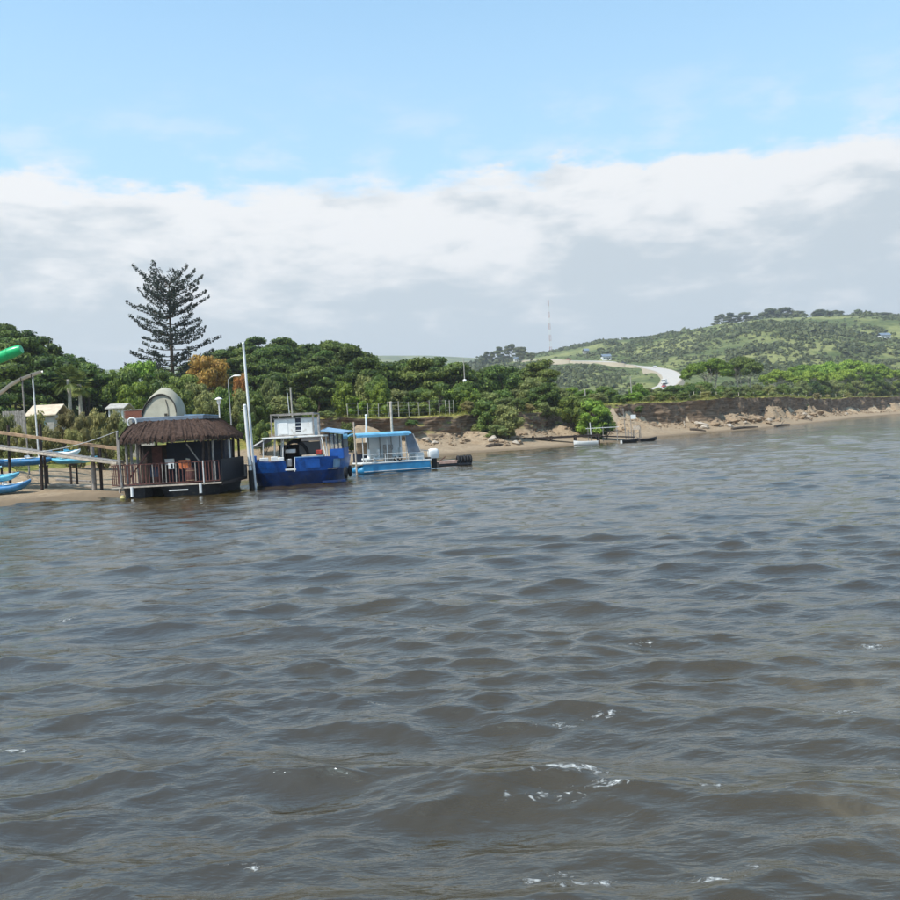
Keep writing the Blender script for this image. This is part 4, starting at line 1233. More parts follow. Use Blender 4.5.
def barrel():
    o = empty('barrel', (-13.75, 47.62, .66), 0, 'brown wooden barrel on the lodge deck behind the railing', 'barrel')
    st = MB(); n = 18
    prof = [(.24, 0), (.29, .2), (.315, .42), (.29, .64), (.24, .84)]
    for k in range(n):
        a0 = 2 * math.pi * (k + .04) / n; a1 = 2 * math.pi * (k + .96) / n
        mb = MB(); vs_ = [(r_ * math.cos(a), r_ * math.sin(a), z) for (r_, z) in prof for a in (a0, a1)] + [(r_ * .9 * math.cos(a), r_ * .9 * math.sin(a), z) for (r_, z) in prof for a in (a0, a1)]
        fs = [(2 * i, 2 * i + 1, 2 * i + 3, 2 * i + 2) for i in range(4)] + [(10 + 2 * i, 12 + 2 * i, 13 + 2 * i, 11 + 2 * i) for i in range(4)]
        mb.add(vs_, fs).build('stave', M['red_wood'], o)
    for z, r_ in ((.16, .292), (.66, .292)):
        MB().torus((0, 0, z), r_, .014, 'Z', 18, 5).build('hoop', M['timber'], o)
    MB().lathe([(0.001, .82), (.235, .82), (.235, .80)], n=18).build('lid', M['dark_wood'], o)
    c = empty('folded_cloth', (-14.02, 47.50, 1.84), .1, 'orange-red cloth folded over the lodge railing next to the barrel', 'cloth')
    MB().loft([[(-.3, -.05 - .02 * math.sin(i), -.42 + .02 * (i % 2)), (-.3 + .001, -.1, -.02)] for i in range(1)] + [[(-.3 + .06 * i, -.09 - .015 * math.sin(i * 1.3), -.40 + .03 * math.sin(i * 2)), (-.3 + .06 * i, -.09, .03)] for i in range(1, 11)], closed=False).build('front_fold', M['orange_cloth'], c)
    MB().box((0, -.02, .03), (.58, .14, .05)).build('top_fold', M['orange_cloth'], c, bevel=.02)
    MB().box((.18, -.06, .09), (.2, .1, .08), (0, .2, .3)).build('pale_fold', M['canvas'], c, bevel=.02)
barrel()
o = empty('float_ball', (-17.35, 47.35, 0.06), 0, 'small yellowish float in the water under the left end of the lodge', 'float')
MB().lathe([(.001, -.16), (.10, -.13), (.16, 0), (.10, .13), (.001, .16)], n=14).build('ball', M['yellow_buoy'], o)
MB().torus((0, 0, .17), .04, .015, 'Y', 10, 5).build('eyelet', M['steel'], o)

# ---------------------------------------------------------------- blue work boat
def blue_boat():
    o = empty('blue_work_boat', (-11.85, 52.4, 0), R(0), 'broad blue work boat with a white upper cabin and open bow gate', 'boat')
    # flared hull: plan outlines shrink towards the keel, bulwark plates carry the same lines up to the sheer
    OUT = [(2.28, -.27), (1.3, -.25), (.6, -.14), (.2, .18), (0, .8), (-.05, 2.0), (0, 5.6), (.35, 7.3), (5.1, 7.3), (5.45, 5.6), (5.45, 2.2), (5.36, 1.0), (5.02, .25), (4.5, -.1), (3.8, -.25), (2.82, -.27)]
    def lvl(z, s_, rise=None):
        return [(2.72 + (x - 2.72) * s_, 3.4 + (y - 3.4) * s_, z) for x, y in OUT]
    MB().loft([lvl(.84, .955), lvl(.55, .935), lvl(.2, .895), lvl(-.35, .84)]).build('hull', M['hull_low'], o, 40)
    def plate(idx, tops, name):
        rings = []
        for k, t in zip(idx, tops):
            x, y = OUT[k]; a = lvl(.80, .953)[k]; b_ = Vector((x, y, t)); c_ = Vector((2.72 + (x - 2.72) * .978, 3.4 + (y - 3.4) * .985, t)); a = Vector(a); a2 = Vector((2.72 + (a.x - 2.72) * .978, 3.4 + (a.y - 3.4) * .985, .84))
            rings.append([a, a.lerp(b_, .5), b_, c_, a2])
        MB().loft(rings).build(name, M['hull_blue'], o, 40)
    plate([0, 1, 2, 3, 4, 5, 6], [1.42, 1.42, 1.46, 1.54, 1.58, 1.55, 1.5], 'bulwark')
    plate([15, 14, 13, 12, 11], [1.60, 1.60, 1.60, 1.58, 1.54], 'bulwark')
    plate([11, 10, 9, 8], [1.54, 1.52, 1.48, 1.46], 'side_bulwark')
    MB().box((.33, -.03, 1.20), (.40, .03, .44), (.12, 0, -.68)).build('bow_highlight', M['panel_blue'], o)  # lit spots on the bow curve, put in as clean blue plates
    MB().box((3.85, -.20, 1.22), (.85, .03, .50), (.17, 0, .04)).build('bow_highlight', M['panel_blue'], o)  # second hull highlight added as a plate
    MB().box((5.14, .62, 1.16), (.03, .7, .5), (0, .12, -.42)).build('pale_patch', M['roof_blue'], o)
    MB().bar((2.80, -.26, .80), (2.84, -.26, 1.62), .045, .045).build('gate_post', M['white_paint'], o)
    MB().bar((2.80, -.25, 1.62), (4.5, -.09, 1.62), .05, .05).build('capping', M['roof_blue'], o)
    MB().bar((.62, -.13, 1.48), (2.3, -.25, 1.44), .05, .05).build('capping', M['hull_low'], o)
    MB().box((2.55, .0, .93), (.62, .35, .10)).build('gate_step', M['white_paint'], o)
    for i in range(22):
        MB().box((2.7, .35 + i * .3, .86), (5.0, .285, .05)).build('deck_board', M['grey_pole'], o)
    MB().box((.34, .02, 1.62), (.42, .5, .42), (0, 0, .3)).build('bow_bitt', M['panel_blue'], o, bevel=.03)
    # dark dodger in the middle
    n = 12
    rings = []
    for y, w, h in ((.9, 1.6, 1.55), (1.6, 1.9, 1.80), (3.2, 1.9, 1.85)):
        rings.append([(2.65 - w / 2 * math.cos(math.pi * i / n), y, .88 + h * math.sin(math.pi * i / n) ** .7) for i in range(n + 1)])
    MB().loft(rings, closed=False).build('dodger', M['black_sheet'], o, 60)
    MB().box((2.65, 3.1, 1.6), (2.6, .05, 1.5)).build('inner_bulkhead', M['navy'], o)
    MB().box((2.35, 1.3, 1.98), (.62, .3, .22)).build('white_box', M['white_paint'], o, bevel=.03)
    MB().box((2.25, 1.2, 1.30), (.35, .3, .45)).build('console', M['steel'], o, bevel=.03)
    # posts, flat deck and white cabin above
    for x, y in ((.75, .8), (1.35, 1.1), (1.75, 1.2), (4.25, 1.0), (4.6, .9), (.8, 4.2), (4.5, 4.2), (.45, 2.2), (1.9, .9)):
        MB().tube([(x, y, .88), (x + (.12 if x < 2 else -.05), y, 2.78)], .035, 6).build('post', M['white_paint'], o)
    MB().box((2.75, 2.5, 2.80), (3.9, 3.7, .10)).build('upper_deck', M['white_paint'], o, bevel=.02)
    MB().bar((.15, 1.0, 2.35), (1.0, .7, 2.76), .07, .07).build('canopy_arm', M['white_paint'], o)
    MB().bar((.15, 1.0, 2.33), (.15, 3.4, 2.33), .06, .06).build('canopy_edge', M['white_paint'], o)
    MB().add([(.12, 1.0, 2.37), (1.0, .7, 2.79), (1.0, 4.0, 2.79), (.12, 3.6, 2.37), (.12, 1.0, 2.35), (1.0, .7, 2.77), (1.0, 4.0, 2.77), (.12, 3.6, 2.35)], [(0, 1, 2, 3), (7, 6, 5, 4), (0, 4, 5, 1), (1, 5, 6, 2), (2, 6, 7, 3), (3, 7, 4, 0)]).build('canopy', M['navy'], o)
    c = MB()
    for x0, x1 in ((1.50, 2.72), (3.05, 3.72)):
        MB().box(((x0 + x1) / 2, 1.30, 3.38), (x1 - x0, .05, 1.05)).build('cabin_panel', M['white_paint'], o)
    MB().box((2.885, 1.34, 3.35), (.33, .04, 1.1)).build('cabin_door', M['navy'], o)
    MB().box((2.885, 1.30, 2.98), (.33, .05, .26)).build('door_panel', M['white_paint'], o)
    for z in (3.2, 3.42, 3.64):
        MB().box((2.885, 1.31, z), (.33, .03, .035)).build('door_slat', M['white_paint'], o)
    MB().box((2.0, 1.265, 3.33), (.55, .02, .7)).build('cabin_hatch', M['white_plastic'], o, bevel=.01)
    MB().box((1.50, 2.45, 3.38), (.05, 2.3, 1.05)).build('cabin_side', M['white_paint'], o)
    MB().box((3.72, 2.45, 3.38), (.05, 2.3, 1.05)).build('cabin_side', M['white_paint'], o)
    MB().box((2.61, 2.45, 3.93), (2.35, 2.45, .05)).build('cabin_roof', M['grey_pole'], o)
    for x in (1.32, 3.82):
        for y in (1.1, 3.6):
            MB().bar((x, y, 2.85), (x, y, 4.18), .07, .07).build('frame_post', M['grey_pole'], o)
    for a, b in (((1.28, 1.1, 4.18), (3.86, 1.1, 4.18)), ((1.28, 3.6, 4.18), (3.86, 3.6, 4.18)), ((1.32, 1.1, 4.18), (1.32, 3.6, 4.18)), ((3.82, 1.1, 4.18), (3.82, 3.6, 4.18)), ((1.28, 1.1, 2.9), (3.86, 1.1, 2.9))):
        MB().bar(a, b, .06, .07).build('frame_rail', M['grey_pole'], o)
    MB().tube([(2.42, 1.2, 4.1), (2.36, 1.2, 5.45)], .022, 5).build('aerial', M['white_paint'], o)
    MB().tube([(4.15, 1.1, 2.8), (4.15, 1.1, 3.95)], .08, 7).build('exhaust', M['grey_pole'], o)
    # side cabin under a tilted awning
    MB().add([(4.30, .55, 3.12), (5.70, .15, 2.90), (5.85, 3.6, 3.02), (4.30, 3.6, 3.30), (4.30, .55, 3.04), (5.70, .15, 2.82), (5.85, 3.6, 2.94), (4.30, 3.6, 3.22)], [(0, 1, 2, 3), (7, 6, 5, 4), (0, 4, 5, 1), (1, 5, 6, 2), (2, 6, 7, 3), (3, 7, 4, 0)]).build('awning', M['roof_blue'], o)
    MB().box((5.15, .75, 1.70), (.80, .05, .58)).build('side_cabin_front', M['panel_blue'], o)
    MB().box((5.56, 2.0, 1.72), (.05, 2.5, .58)).build('side_cabin_side', M['panel_blue'], o)
    for x in (4.78, 5.03, 5.28, 5.52):
        MB().box((x, .75, 2.45), (.06, .06, .92)).build('window_post', M['navy'], o)
    for x in (4.905, 5.155, 5.40):
        MB().box((x, .76, 2.42), (.18, .02, .84)).build('window', M['glass'], o)
    MB().box((5.56, 2.0, 2.45), (.03, 2.4, .84)).build('side_window', M['glass_dark'], o)
    # things stowed behind the right bulwark
    MB().box((3.75, .9, 1.62), (1.3, .4, .18)).build('bench', M['timber_pale'], o, bevel=.02)
    MB().box((4.12, .8, 1.84), (.36, .3, .26)).build('red_locker', M['red_cloth'], o, bevel=.03)
    MB().box((3.5, 1.4, 2.1), (1.3, .04, .75)).build('windscreen', M['glass_dark'], o)
    MB().box((3.6, 1.42, 2.62), (1.2, .05, .2)).build('windscreen_blind', M['white_paint'], o)
    MB().bar((4.55, .6, 1.5), (4.30, .7, 2.8), .05, .05).build('stay', M['white_paint'], o)
    for x, y, z, s in ((.9, .5, 1.52, .5), (1.5, .55, 1.56, .4), (1.9, .5, 1.50, .35)):
        MB().box((x, y, z), (s, .3, .30), (0, 0, .2)).build('stowed_crate', M['white_paint'], o, bevel=.03)
    for x, y in ((5.62, .9), (5.68, 2.6)):
        MB().torus((x, y, .55), .26, .10, 'X', 18, 8).build('tyre_fender', M['black_rubber'], o)
    MB().box((5.0, .05, .12), (1.3, .45, .10), (0, 0, .25)).build('swim_step', M['hull_low'], o)
    return o
blue_boat()

def pole(name, a, b, r, mat, label, cat='pole', cap=True, foot=None):
    a = Vector(a); b = Vector(b)
    o = empty(name, a, 0, label, cat)
    MB().tube([(0, 0, 0), (b - a) * .5, b - a], [r, r * .95, r * .9], 10).build('shaft', M[mat], o, 60)
    if cap: MB().lathe([(.001, .05), (r * .8, .04), (r * 1.05, 0), (r * 1.05, -.06)], (b - a), 10).build('cap', M[mat], o, 60)
    if foot: MB().tube([(0, 0, -1.5), (0, 0, 0), (b - a).normalized() * foot[0]], [r * 1.5, r * 1.5, r * 1.4], 10).build('sleeve', M[foot[1]], o, 60)
    return o
p0 = W(255.5, 486, 51.3); p0.z = -.2
pole('mooring_pole', p0, W(243.2, 343, 51.3), .075, 'white_plastic', 'tall slim white mooring pole rising beside the blue boat bow')
p0 = W(252.3, 491, 51.0); p0.z = -.2
pole('mooring_pole', p0, W(244.6, 405, 51.0), .10, 'white_plastic', 'shorter thick white mooring pole with a dark foot beside the lodge', foot=(1.25, 'black_rubber'))
pole('mooring_pole', (*W(366.8, 472, 64.5).xy, -.2), W(366.0, 415, 64.5), .085, 'white_paint', 'shorter white mooring pole at the front of the small canopied boat')
pole('mooring_pole', (*W(394, 470, 64.8).xy, -.2), W(390.6, 402, 64.8), .10, 'timber_pale', 'taller pale mooring pole at the middle of the small canopied boat')
pole('mooring_pole', (*W(357, 476, 61).xy, -.2), W(353.6, 422, 61), .06, 'timber_pale', 'crooked pale timber pole between the blue boat and the canopied boat', cap=False)

def rope(a, b, sag, label):
    a = Vector(a); b = Vector(b)
    o = empty('mooring_rope', a, 0, label, 'rope')
    MB().tube([(b - a) * t - Vector((0, 0, sag * math.sin(t * math.pi))) for t in np.linspace(0, 1, 10)], .022, 5).build('line', M['timber_pale'], o, 60)
    MB().torus(b - a, .13, .03, 'Z', 12, 5).build('loop', M['timber_pale'], o, 60)
q = W(250, 470, 51.0)
rope((-11.55, 52.45, 1.60), (q.x, q.y, 1.35), .18, 'pale mooring rope from the blue boat bow to the thick white pole')
# ---------------------------------------------------------------- canopied pontoon boat with outboard
def canopy_boat():
    a = G(359, 474.5); b = G(424, 469)
    ang = math.atan2(b.y - a.y, b.x - a.x) * .6
    o = empty('canopied_boat', (a.x + .15, a.y + .1, 0), ang, 'small turquoise and white boat with a light blue canopy and outboard motor', 'boat')
    L = 5.05
    for y in (0.0, 1.55):
        rings = []
        for x, k in ((-.25, .25), (.05, .8), (.5, 1), (L - .1, 1), (L, .9)):
            rings.append([(x, y + .33 * k * math.cos(t), .22 + .34 * k * math.sin(t)) for t in np.linspace(0, 2 * math.pi, 12, endpoint=False)])
        MB().loft(rings).build('float', M['hull_cyan'], o, 60)
    MB().box((L / 2, -.32, .40), (L - .1, .05, .56)).build('side_skirt', M['hull_cyan'], o, bevel=.02)
    MB().box((L / 2, -.355, .16), (L - .2, .02, .05)).build('white_line', M['white_paint'], o)
    MB().box((L / 2, .78, .71), (L + .1, 2.3, .10)).build('deck', M['white_paint'], o, bevel=.02)
    # side rail with panels
    for z in (.98, 1.32):
        MB().tube([(.1, -.3, z), (4.5, -.3, z)], .022, 6).build('rail', M['white_paint'], o)
    for x in (.1, .9, 1.7, 2.5, 3.4, 4.1, 4.5):
        MB().tube([(x, -.3, .75), (x, -.3, 1.34)], .022, 6).build('rail_post', M['white_paint'], o)
    MB().box((.7, 1.75, 1.1), (1.4, .04, .7)).build('far_side_panel', M['navy'], o)
    for x, y in ((.15, -.2), (1.9, -.2), (3.3, -.2), (.15, 1.75), (3.3, 1.75)):
        MB().tube([(x, y, .75), (x, y, 2.75)], .03, 6).build('canopy_post', M['white_paint'], o)
    # gently arched canopy
    rings = []
    for x in np.linspace(-.25, 3.65, 9):
        rings.append([(x, y, z) for y, z in [(-.5, 2.62), (-.4, 2.78), (.2, 2.82), (.8, 2.84), (1.5, 2.80), (2.0, 2.72), (2.0, 2.62), (.8, 2.80), (-.4, 2.66)]])
    MB().loft(rings).build('canopy', M['canopy_blue'], o, 40)
    MB().box((1.55, -.49, 2.60), (3.8, .02, .16)).build('canopy_valance', M['canopy_blue'], o)
    # cabin wall with clear curtains and seats
    MB().box((2.35, 1.7, 1.75), (2.6, .04, 1.75)).build('back_curtain', M['white_plastic'], o)
    for x in (1.15, 2.0, 2.85, 3.5):
        MB().box((x, 1.67, 1.85), (.06, .04, 1.6)).build('curtain_strip', M['grey_pole'], o)
    MB().box((.75, 1.72, 1.75), (.9, .05, .8)).build('brown_blind', M['timber'], o)
    for x in (.6, 1.3, 2.2, 2.9):
        s = MB().box((x, .7, 1.0), (.5, .5, .12)).box((x + .22, .7, 1.35), (.10, .5, .65)).box((x, .7, .85), (.1, .1, .3))
        s.build('seat', M['white_plastic'], o, bevel=.03)
    MB().box((2.05, .2, 1.35), (.55, .4, 1.2)).build('console', M['grey_pole'], o, bevel=.05)
    MB().torus((2.35, .1, 1.75), .17, .02, 'X', 14, 5).build('steering_wheel', M['black_rubber'], o)
    for x in (2.55, 2.85):
        MB().torus((x, -.05, .92), .12, .045, 'Y', 14, 6).build('coiled_rope', M['black_rubber'], o)
    # slanted wind panel at the stern end
    MB().add([(3.25, -.35, 2.62), (3.75, -.35, 2.62), (4.30, -.35, 1.30), (3.35, -.35, 1.30), (3.25, -.31, 2.62), (3.75, -.31, 2.62), (4.30, -.31, 1.30), (3.35, -.31, 1.30)], [(0, 1, 2, 3), (7, 6, 5, 4), (0, 4, 5, 1), (1, 5, 6, 2), (2, 6, 7, 3), (3, 7, 4, 0)]).build('wind_panel', M['roof_slate'], o)
    MB().bar((3.80, -.37, 2.60), (4.32, -.37, 1.32), .06, .03).build('panel_edge', M['white_paint'], o)
    MB().box((4.4, .8, 1.0), (.7, 1.3, .5)).build('stern_seat', M['white_paint'], o, bevel=.05)
    # outboard
    mo = empty('outboard_motor', (5.5, .3, 0)); mo.parent = o
    MB().loft([[(x * k, y * k, z) for x, y in ((-.34, -.24), (.20, -.27), (.40, -.12), (.40, .12), (.20, .27), (-.34, .24))] for z, k in ((.78, .85), (.95, 1.0), (1.25, 1.0), (1.42, .8), (1.47, .5))]).build('cowling', M['white_plastic'], mo, 50)
    MB().box((.05, 0, .45), (.34, .22, .75)).build('leg', M['black_rubber'], mo, bevel=.03)
    MB().box((.15, 0, -.05), (.7, .30, .06)).build('cavitation_plate', M['black_rubber'], mo)
    MB().box((-.42, 0, .72), (.25, .5, .30)).build('bracket', M['black_rubber'], mo, bevel=.02)
    MB().bar((-.2, 0, 1.30), (-.95, -.05, 1.42), .07, .07).build('tiller', M['steel'], mo)
    return o
canopy_boat()

def tyre_raft():
    p = G(438, 467.0)
    o = empty('tyre_raft', (p.x, p.y, 0), R(14), 'low mooring raft fendered with black tyres right of the outboard motor', 'raft')
    for y in (.15, 1.0):
        MB().tube([(.0, y, .08), (2.6, y, .08)], .26, 10).build('float', M['black_hull'], o)
    for i in range(9):
        MB().box((.15 + i * .165, .6, .38), (.15, 1.4, .06)).build('deck_board', M['pink_boards'], o)
    MB().box((.75, -.12, .30), (1.4, .05, .16)).build('edge_board', M['pink_boards'], o)
    for i in range(5):
        MB().torus((1.62 + i * .24, .2, .42), .26, .105, 'X', 18, 8).build('tyre', M['black_rubber'], o, 60)
    MB().bar((.1, -.05, .4), (.6, -.05, .75), .06, .06).build('mooring_bar', M['red_wood'], o)
tyre_raft()

# ---------------------------------------------------------------- gangway and beached kayaks
def gangway():
    a = W(-40, 427, 54.5); b = W(119, 449, 52.0)
    o = empty('timber_gangway', (0, 0, 0), 0, 'long sloping timber gangway leading from the left bank down to the lodge', 'gangway')
    MB().bar(a, b, .10, .20).build('handrail', M['timber'], o, bevel=.02)
    c = W(-40, 443, 54.3); d = W(117, 463.5, 51.6)
    MB().bar(c, d, .12, .15).build('near_beam', M['timber_pale'], o, bevel=.02)
    off = Vector((0, 1.1, 0))
    MB().bar(c + off, d + off, .12, .15).build('far_beam', M['grey_pole'], o)
    n = 46
    for i in range(n):
        q = c.lerp(d, (i + .5) / n)
        MB().box((q.x, q.y + .55, q.z + .10), ((d - c).length / n * .92, 1.2, .04), (0, math.atan2(c.z - d.z, d.x - c.x), 0)).build('plank', M['grey_pole'], o)
    for px, top, foot, Y, r, mat in ((40, 424, 489, 53.6, .10, 'dark_wood'), (92, 444, 486, 53.0, .13, 'grey_pole'), (99.5, 446, 486, 53.2, .10, 'dark_wood'), (117, 432, 476, 51.6, .07, 'grey_pole'), (8, 425, 484, 54, .09, 'dark_wood')):
        t = W(px, top, Y); f = W(px + 2, foot, Y); f.z = bank_z(f.x, Y) - .3
        MB().tube([f, t], [r, r * .9], 8).build('post', M[mat], o, 60)
    for px, top, Y in ((44, 452, 54.6), (94, 463, 54.2)):
        t = W(px, top, Y); f = Vector((t.x, t.y, bank_z(t.x, t.y) - .3))
        MB().tube([f, t], [.08, .08], 7).build('post', M['dark_wood'], o, 60)
    q0, q1 = W(38, 452, 53.5), W(118, 431, 51.6)
    MB().tube([q0.lerp(q1, t) - Vector((0, 0, .18 * math.sin(t * math.pi))) for t in np.linspace(0, 1, 9)], .022, 5).build('stay_rope', M['steel'], o)
gangway()
def plank_on(name, px0, py0, px1, py1, Y, label, mat='timber_pale', w=.18, h=.14, cat='plank'):
    a = W(px0, py0, Y); b = W(px1, py1, Y)
    a.z = max(bank_z(a.x, a.y), 0.0) + h / 2; b.z = max(bank_z(b.x, b.y), 0.0) + h / 2
    o = MB().bar(a, b, w, h).build(name, M[mat], None, bevel=.02)
    return tag(o, label, cat)
plank_on('beach_plank', 50, 484, 92, 484, 55.0, 'pale squared timber lying on the beach under the gangway')
plank_on('beach_plank', 56, 478, 90, 478, 58.5, 'darker squared timber lying higher up the beach under the gangway', 'grey_pole')

def kayak(loc, L, wd, ht, mat, deck, label, rz=0.0, pitch=0.0, nose=0.35, roll=0.0, cat='kayak'):
    o = empty('kayak', loc, rz, label, cat, None)
    o.rotation_euler = (roll, -pitch, rz)
    n = 14; rings = []; top = []
    for i in range(17):
        t = -1 + 2 * i / 16
        k = max(.03, (1 - abs(t) ** 2.6)) ** .75
        up = nose * max(0, abs(t) - .45) ** 2 * 2.2
        rings.append([(t * L / 2, wd / 2 * k * math.cos(q), ht * .55 + up + ht * .52 * (k ** .4) * math.sin(q) * (1.0 if math.sin(q) < 0 else .55)) for q in np.linspace(0, 2 * math.pi, n, endpoint=False)])
    MB().loft(rings).build('hull', M[mat], o, 60)
    for sx in (-.22, .22):
        x = sx * L
        MB().lathe([(.001, 0), (.20, .005), (.26, .045), (.29, .05), (.30, .0)], (x, 0, ht * .84), 14).build('seat_well', M[deck], o, 60)
        MB().box((x - .24, 0, ht * .95), (.07, wd * .62, .20), (0, -.25, 0)).build('backrest', M[deck], o, bevel=.02)
    for sx in (-1, 1):
        MB().torus((sx * L * .47, 0, ht * .9 + nose * .55), .06, .018, 'Y', 10, 5).build('carry_loop', M['black_rubber'], o)
    MB().tube([(-L * .40, 0, ht * .88 + nose * .16), (-L * .22, 0, ht * .855), (L * .22, 0, ht * .855), (L * .40, 0, ht * .88 + nose * .16)], .02, 5).build('deck_line', M[deck], o)
    return o
def on_beach(px, Y):
    x = W(px, 480, Y).x
    return Vector((x, Y, bank_z(x, Y)))
k0 = on_beach(-2, 52.6)
kayak(k0 + Vector((-.4, 0, .0)), 4.6, .95, .62, 'kayak_blue', 'white_plastic', 'large blue kayak lying on the sand at the left edge', R(2), 0.02, .55)
kayak(k0 + Vector((-.9, .25, .70)), 4.2, .85, .52, 'kayak_cyan', 'kayak_pale', 'pale turquoise kayak stacked on the large blue kayak', R(-3), -0.02, .40)
kayak(k0 + Vector((-1.9, .15, 1.26)), 4.0, .72, .40, 'kayak_pale', 'kayak_cyan', 'palest kayak on top of the stack at the left edge', R(4), -0.05, .35)
r0 = on_beach(26, 56)
def kayak_rack():
    o = empty('kayak_rack', r0, 0, 'low dark timber rack holding kayaks behind the gangway', 'rack')
    for x in (-1.7, 1.15, 3.0):
        for y in (-.45, .45):
            MB().bar((x, y, -.3), (x, y, 1.05), .10, .10).build('leg', M['dark_wood'], o)
        MB().bar((x, -.6, 1.07), (x, .6, 1.07), .09, .09).build('bearer', M['dark_wood'], o)
kayak_rack()
kayak(r0 + Vector((-.6, 0, 1.12)), 4.6, .95, .60, 'kayak_blue', 'white_plastic', 'dark blue kayak with a white deck line lying on the rack', 0, 0, .12)
kayak(r0 + Vector((3.1, .0, 1.12)), 2.7, .8, .45, 'kayak_cyan', 'kayak_pale', 'short turquoise kayak at the right end of the rack', R(8), 0, .2)
kayak(r0 + Vector((2.3, .1, 1.58)), 2.5, .75, .40, 'white_plastic', 'kayak_cyan', 'short white kayak resting on the turquoise one', R(-8), 0.03, .25)

# ---------------------------------------------------------------- left shore: slides, sheds, lamps, walls
def slide_pipe():
    o = empty('water_slide', (0, 0, 0), 0, 'pale curved slide channel held up on two thin posts at the left edge', 'slide')
    path = [W(-40, 416, 61), W(-18, 404, 61), W(0, 393.5, 61), W(11, 385, 61), W(21, 379.5, 61), W(31, 375.5, 61), W(42, 371.5, 61)]
    path = catmull(path, 4)
    rings = []
    for i, p in enumerate(path):
        d = (path[min(i + 1, len(path) - 1)] - path[max(i - 1, 0)]).normalized()
        s = Vector((0, 1, 0)); u = s.cross(d).normalized()
        if u.z < 0: u = -u
        ring = []
        for rr in (.20, .16):
            qs = np.linspace(math.pi * 1.02, math.pi * 1.98, 9) if rr == .20 else np.linspace(math.pi * 1.98, math.pi * 1.02, 9)
            ring += [p + s * rr * math.cos(q) + u * (rr * math.sin(q) + .1) for q in qs]
        rings.append(ring)
    MB().loft(rings).build('channel', M['slide_white'], o, 50)
    for px, py in ((22, 379.5), (32.5, 375.5)):
        t = W(px, py, 61); f = Vector((t.x + .1, t.y, bank_z(t.x, t.y) - .3))
        MB().tube([f, t], .055, 7).build('post', M['grey_pole' if px < 30 else 'white_paint'], o)
        MB().torus(t, .2, .03, 'X', 12, 5).build('clamp', M['dark_wood'], o)
slide_pipe()
def green_tube():
    o = empty('green_tube_slide', (0, 0, 0), 0, 'open end of a bright green tube slide jutting in from the left edge', 'slide')
    path = catmull([W(-60, 382, 58), W(-25, 367, 58), W(0, 357.5, 58), W(12, 352.5, 58), W(21.5, 349, 58)], 3)
    rad = [.36] * (len(path) - 3) + [.34, .31, .27]
    MB().tube(path, rad, 16, cap=False).build('tube', M['green_plastic'], o, 60)
    d = (path[-1] - path[-2]).normalized()
    MB().tube([path[-1] - d * .03, path[-1]], .275, 16).build('end_lip', M['green_plastic'], o, 60)
    for k in (2, 5, 8):
        MB().tube([path[k] - d * .03, path[k] + d * .03], .385, 16).build('flange', M['green_plastic'], o, 60)
    for k in (0, 3):
        t = path[k]; f = Vector((t.x, t.y, bank_z(t.x, t.y) - .3))
        MB().tube([f, t], .07, 8).build('post', M['steel'], o)
green_tube()

def shed(px0, px1, eave, ridge, Y, label, wallmat, roofmat, posts=False, depth=3.0, name='shed', cat='shed'):
    a = W(px0, eave, Y); b = W(px1, eave, Y); z0 = min(bank_z(a.x, Y), bank_z(b.x, Y + depth)) - .1
    w = b.x - a.x; h = (a.z + b.z) / 2 - z0; rz = W((px0 + px1) / 2, ridge, Y + depth / 2).z - z0
    rz = max(rz, h + .35)
    o = empty(name, (a.x, Y, z0), 0, label, cat)
    if posts:
        n = 5
        for i in range(n):
            for y in (.05, depth - .05):
                MB().box((w * i / (n - 1), y, h / 2), (.14, .14, h)).build('post', M[wallmat], o)
        MB().box((w / 2, depth / 2, .05), (w + .4, depth + .4, .12)).build('floor_slab', M['concrete'], o)
    else:
        MB().box((w * .2, 0, h / 2), (w * .4, .12, h)).build('front_wall', M[wallmat], o)
        MB().box((w * .82, 0, h / 2), (w * .36, .12, h)).build('front_wall', M[wallmat], o)
        MB().box((w * .52, 0, h * .93), (w * .24, .10, h * .14)).build('lintel', M['dark_wood'], o)
        MB().box((w * .52, .05, h * .43), (w * .235, .05, h * .86)).build('door', M['kayak_pale'], o)
        for x in (.06, w - .06):
            MB().box((x, depth / 2, h / 2), (.12, depth - .13, h)).build('side_wall', M[wallmat], o)
        MB().box((w / 2, depth, h / 2), (w, .12, h)).build('back_wall', M[wallmat], o)
    ov = .3
    for sgn in (0, 1):
        y0, y1 = (-ov, depth / 2) if sgn == 0 else (depth + ov, depth / 2)
        P = [(-ov, y0, h - .05), (w + ov, y0, h - .05), (w + ov, y1, rz), (-ov, y1, rz)]
        MB().add(P + [(x, y, z + .09) for x, y, z in P], [(0, 1, 2, 3), (4, 7, 6, 5), (0, 4, 5, 1), (1, 5, 6, 2), (2, 6, 7, 3), (3, 7, 4, 0)]).build('roof_slope', M[roofmat], o)
    return o
shed(29, 54, 415.5, 406, 80, 'low shed with a pale sandy roof half hidden by shrubs', 'concrete', 'roof_beige')
shed(109, 122, 408.5, 404.5, 86, 'small white open pavilion with white posts left of the tent', 'white_paint', 'concrete', True, 2.4, 'pavilion', 'pavilion')
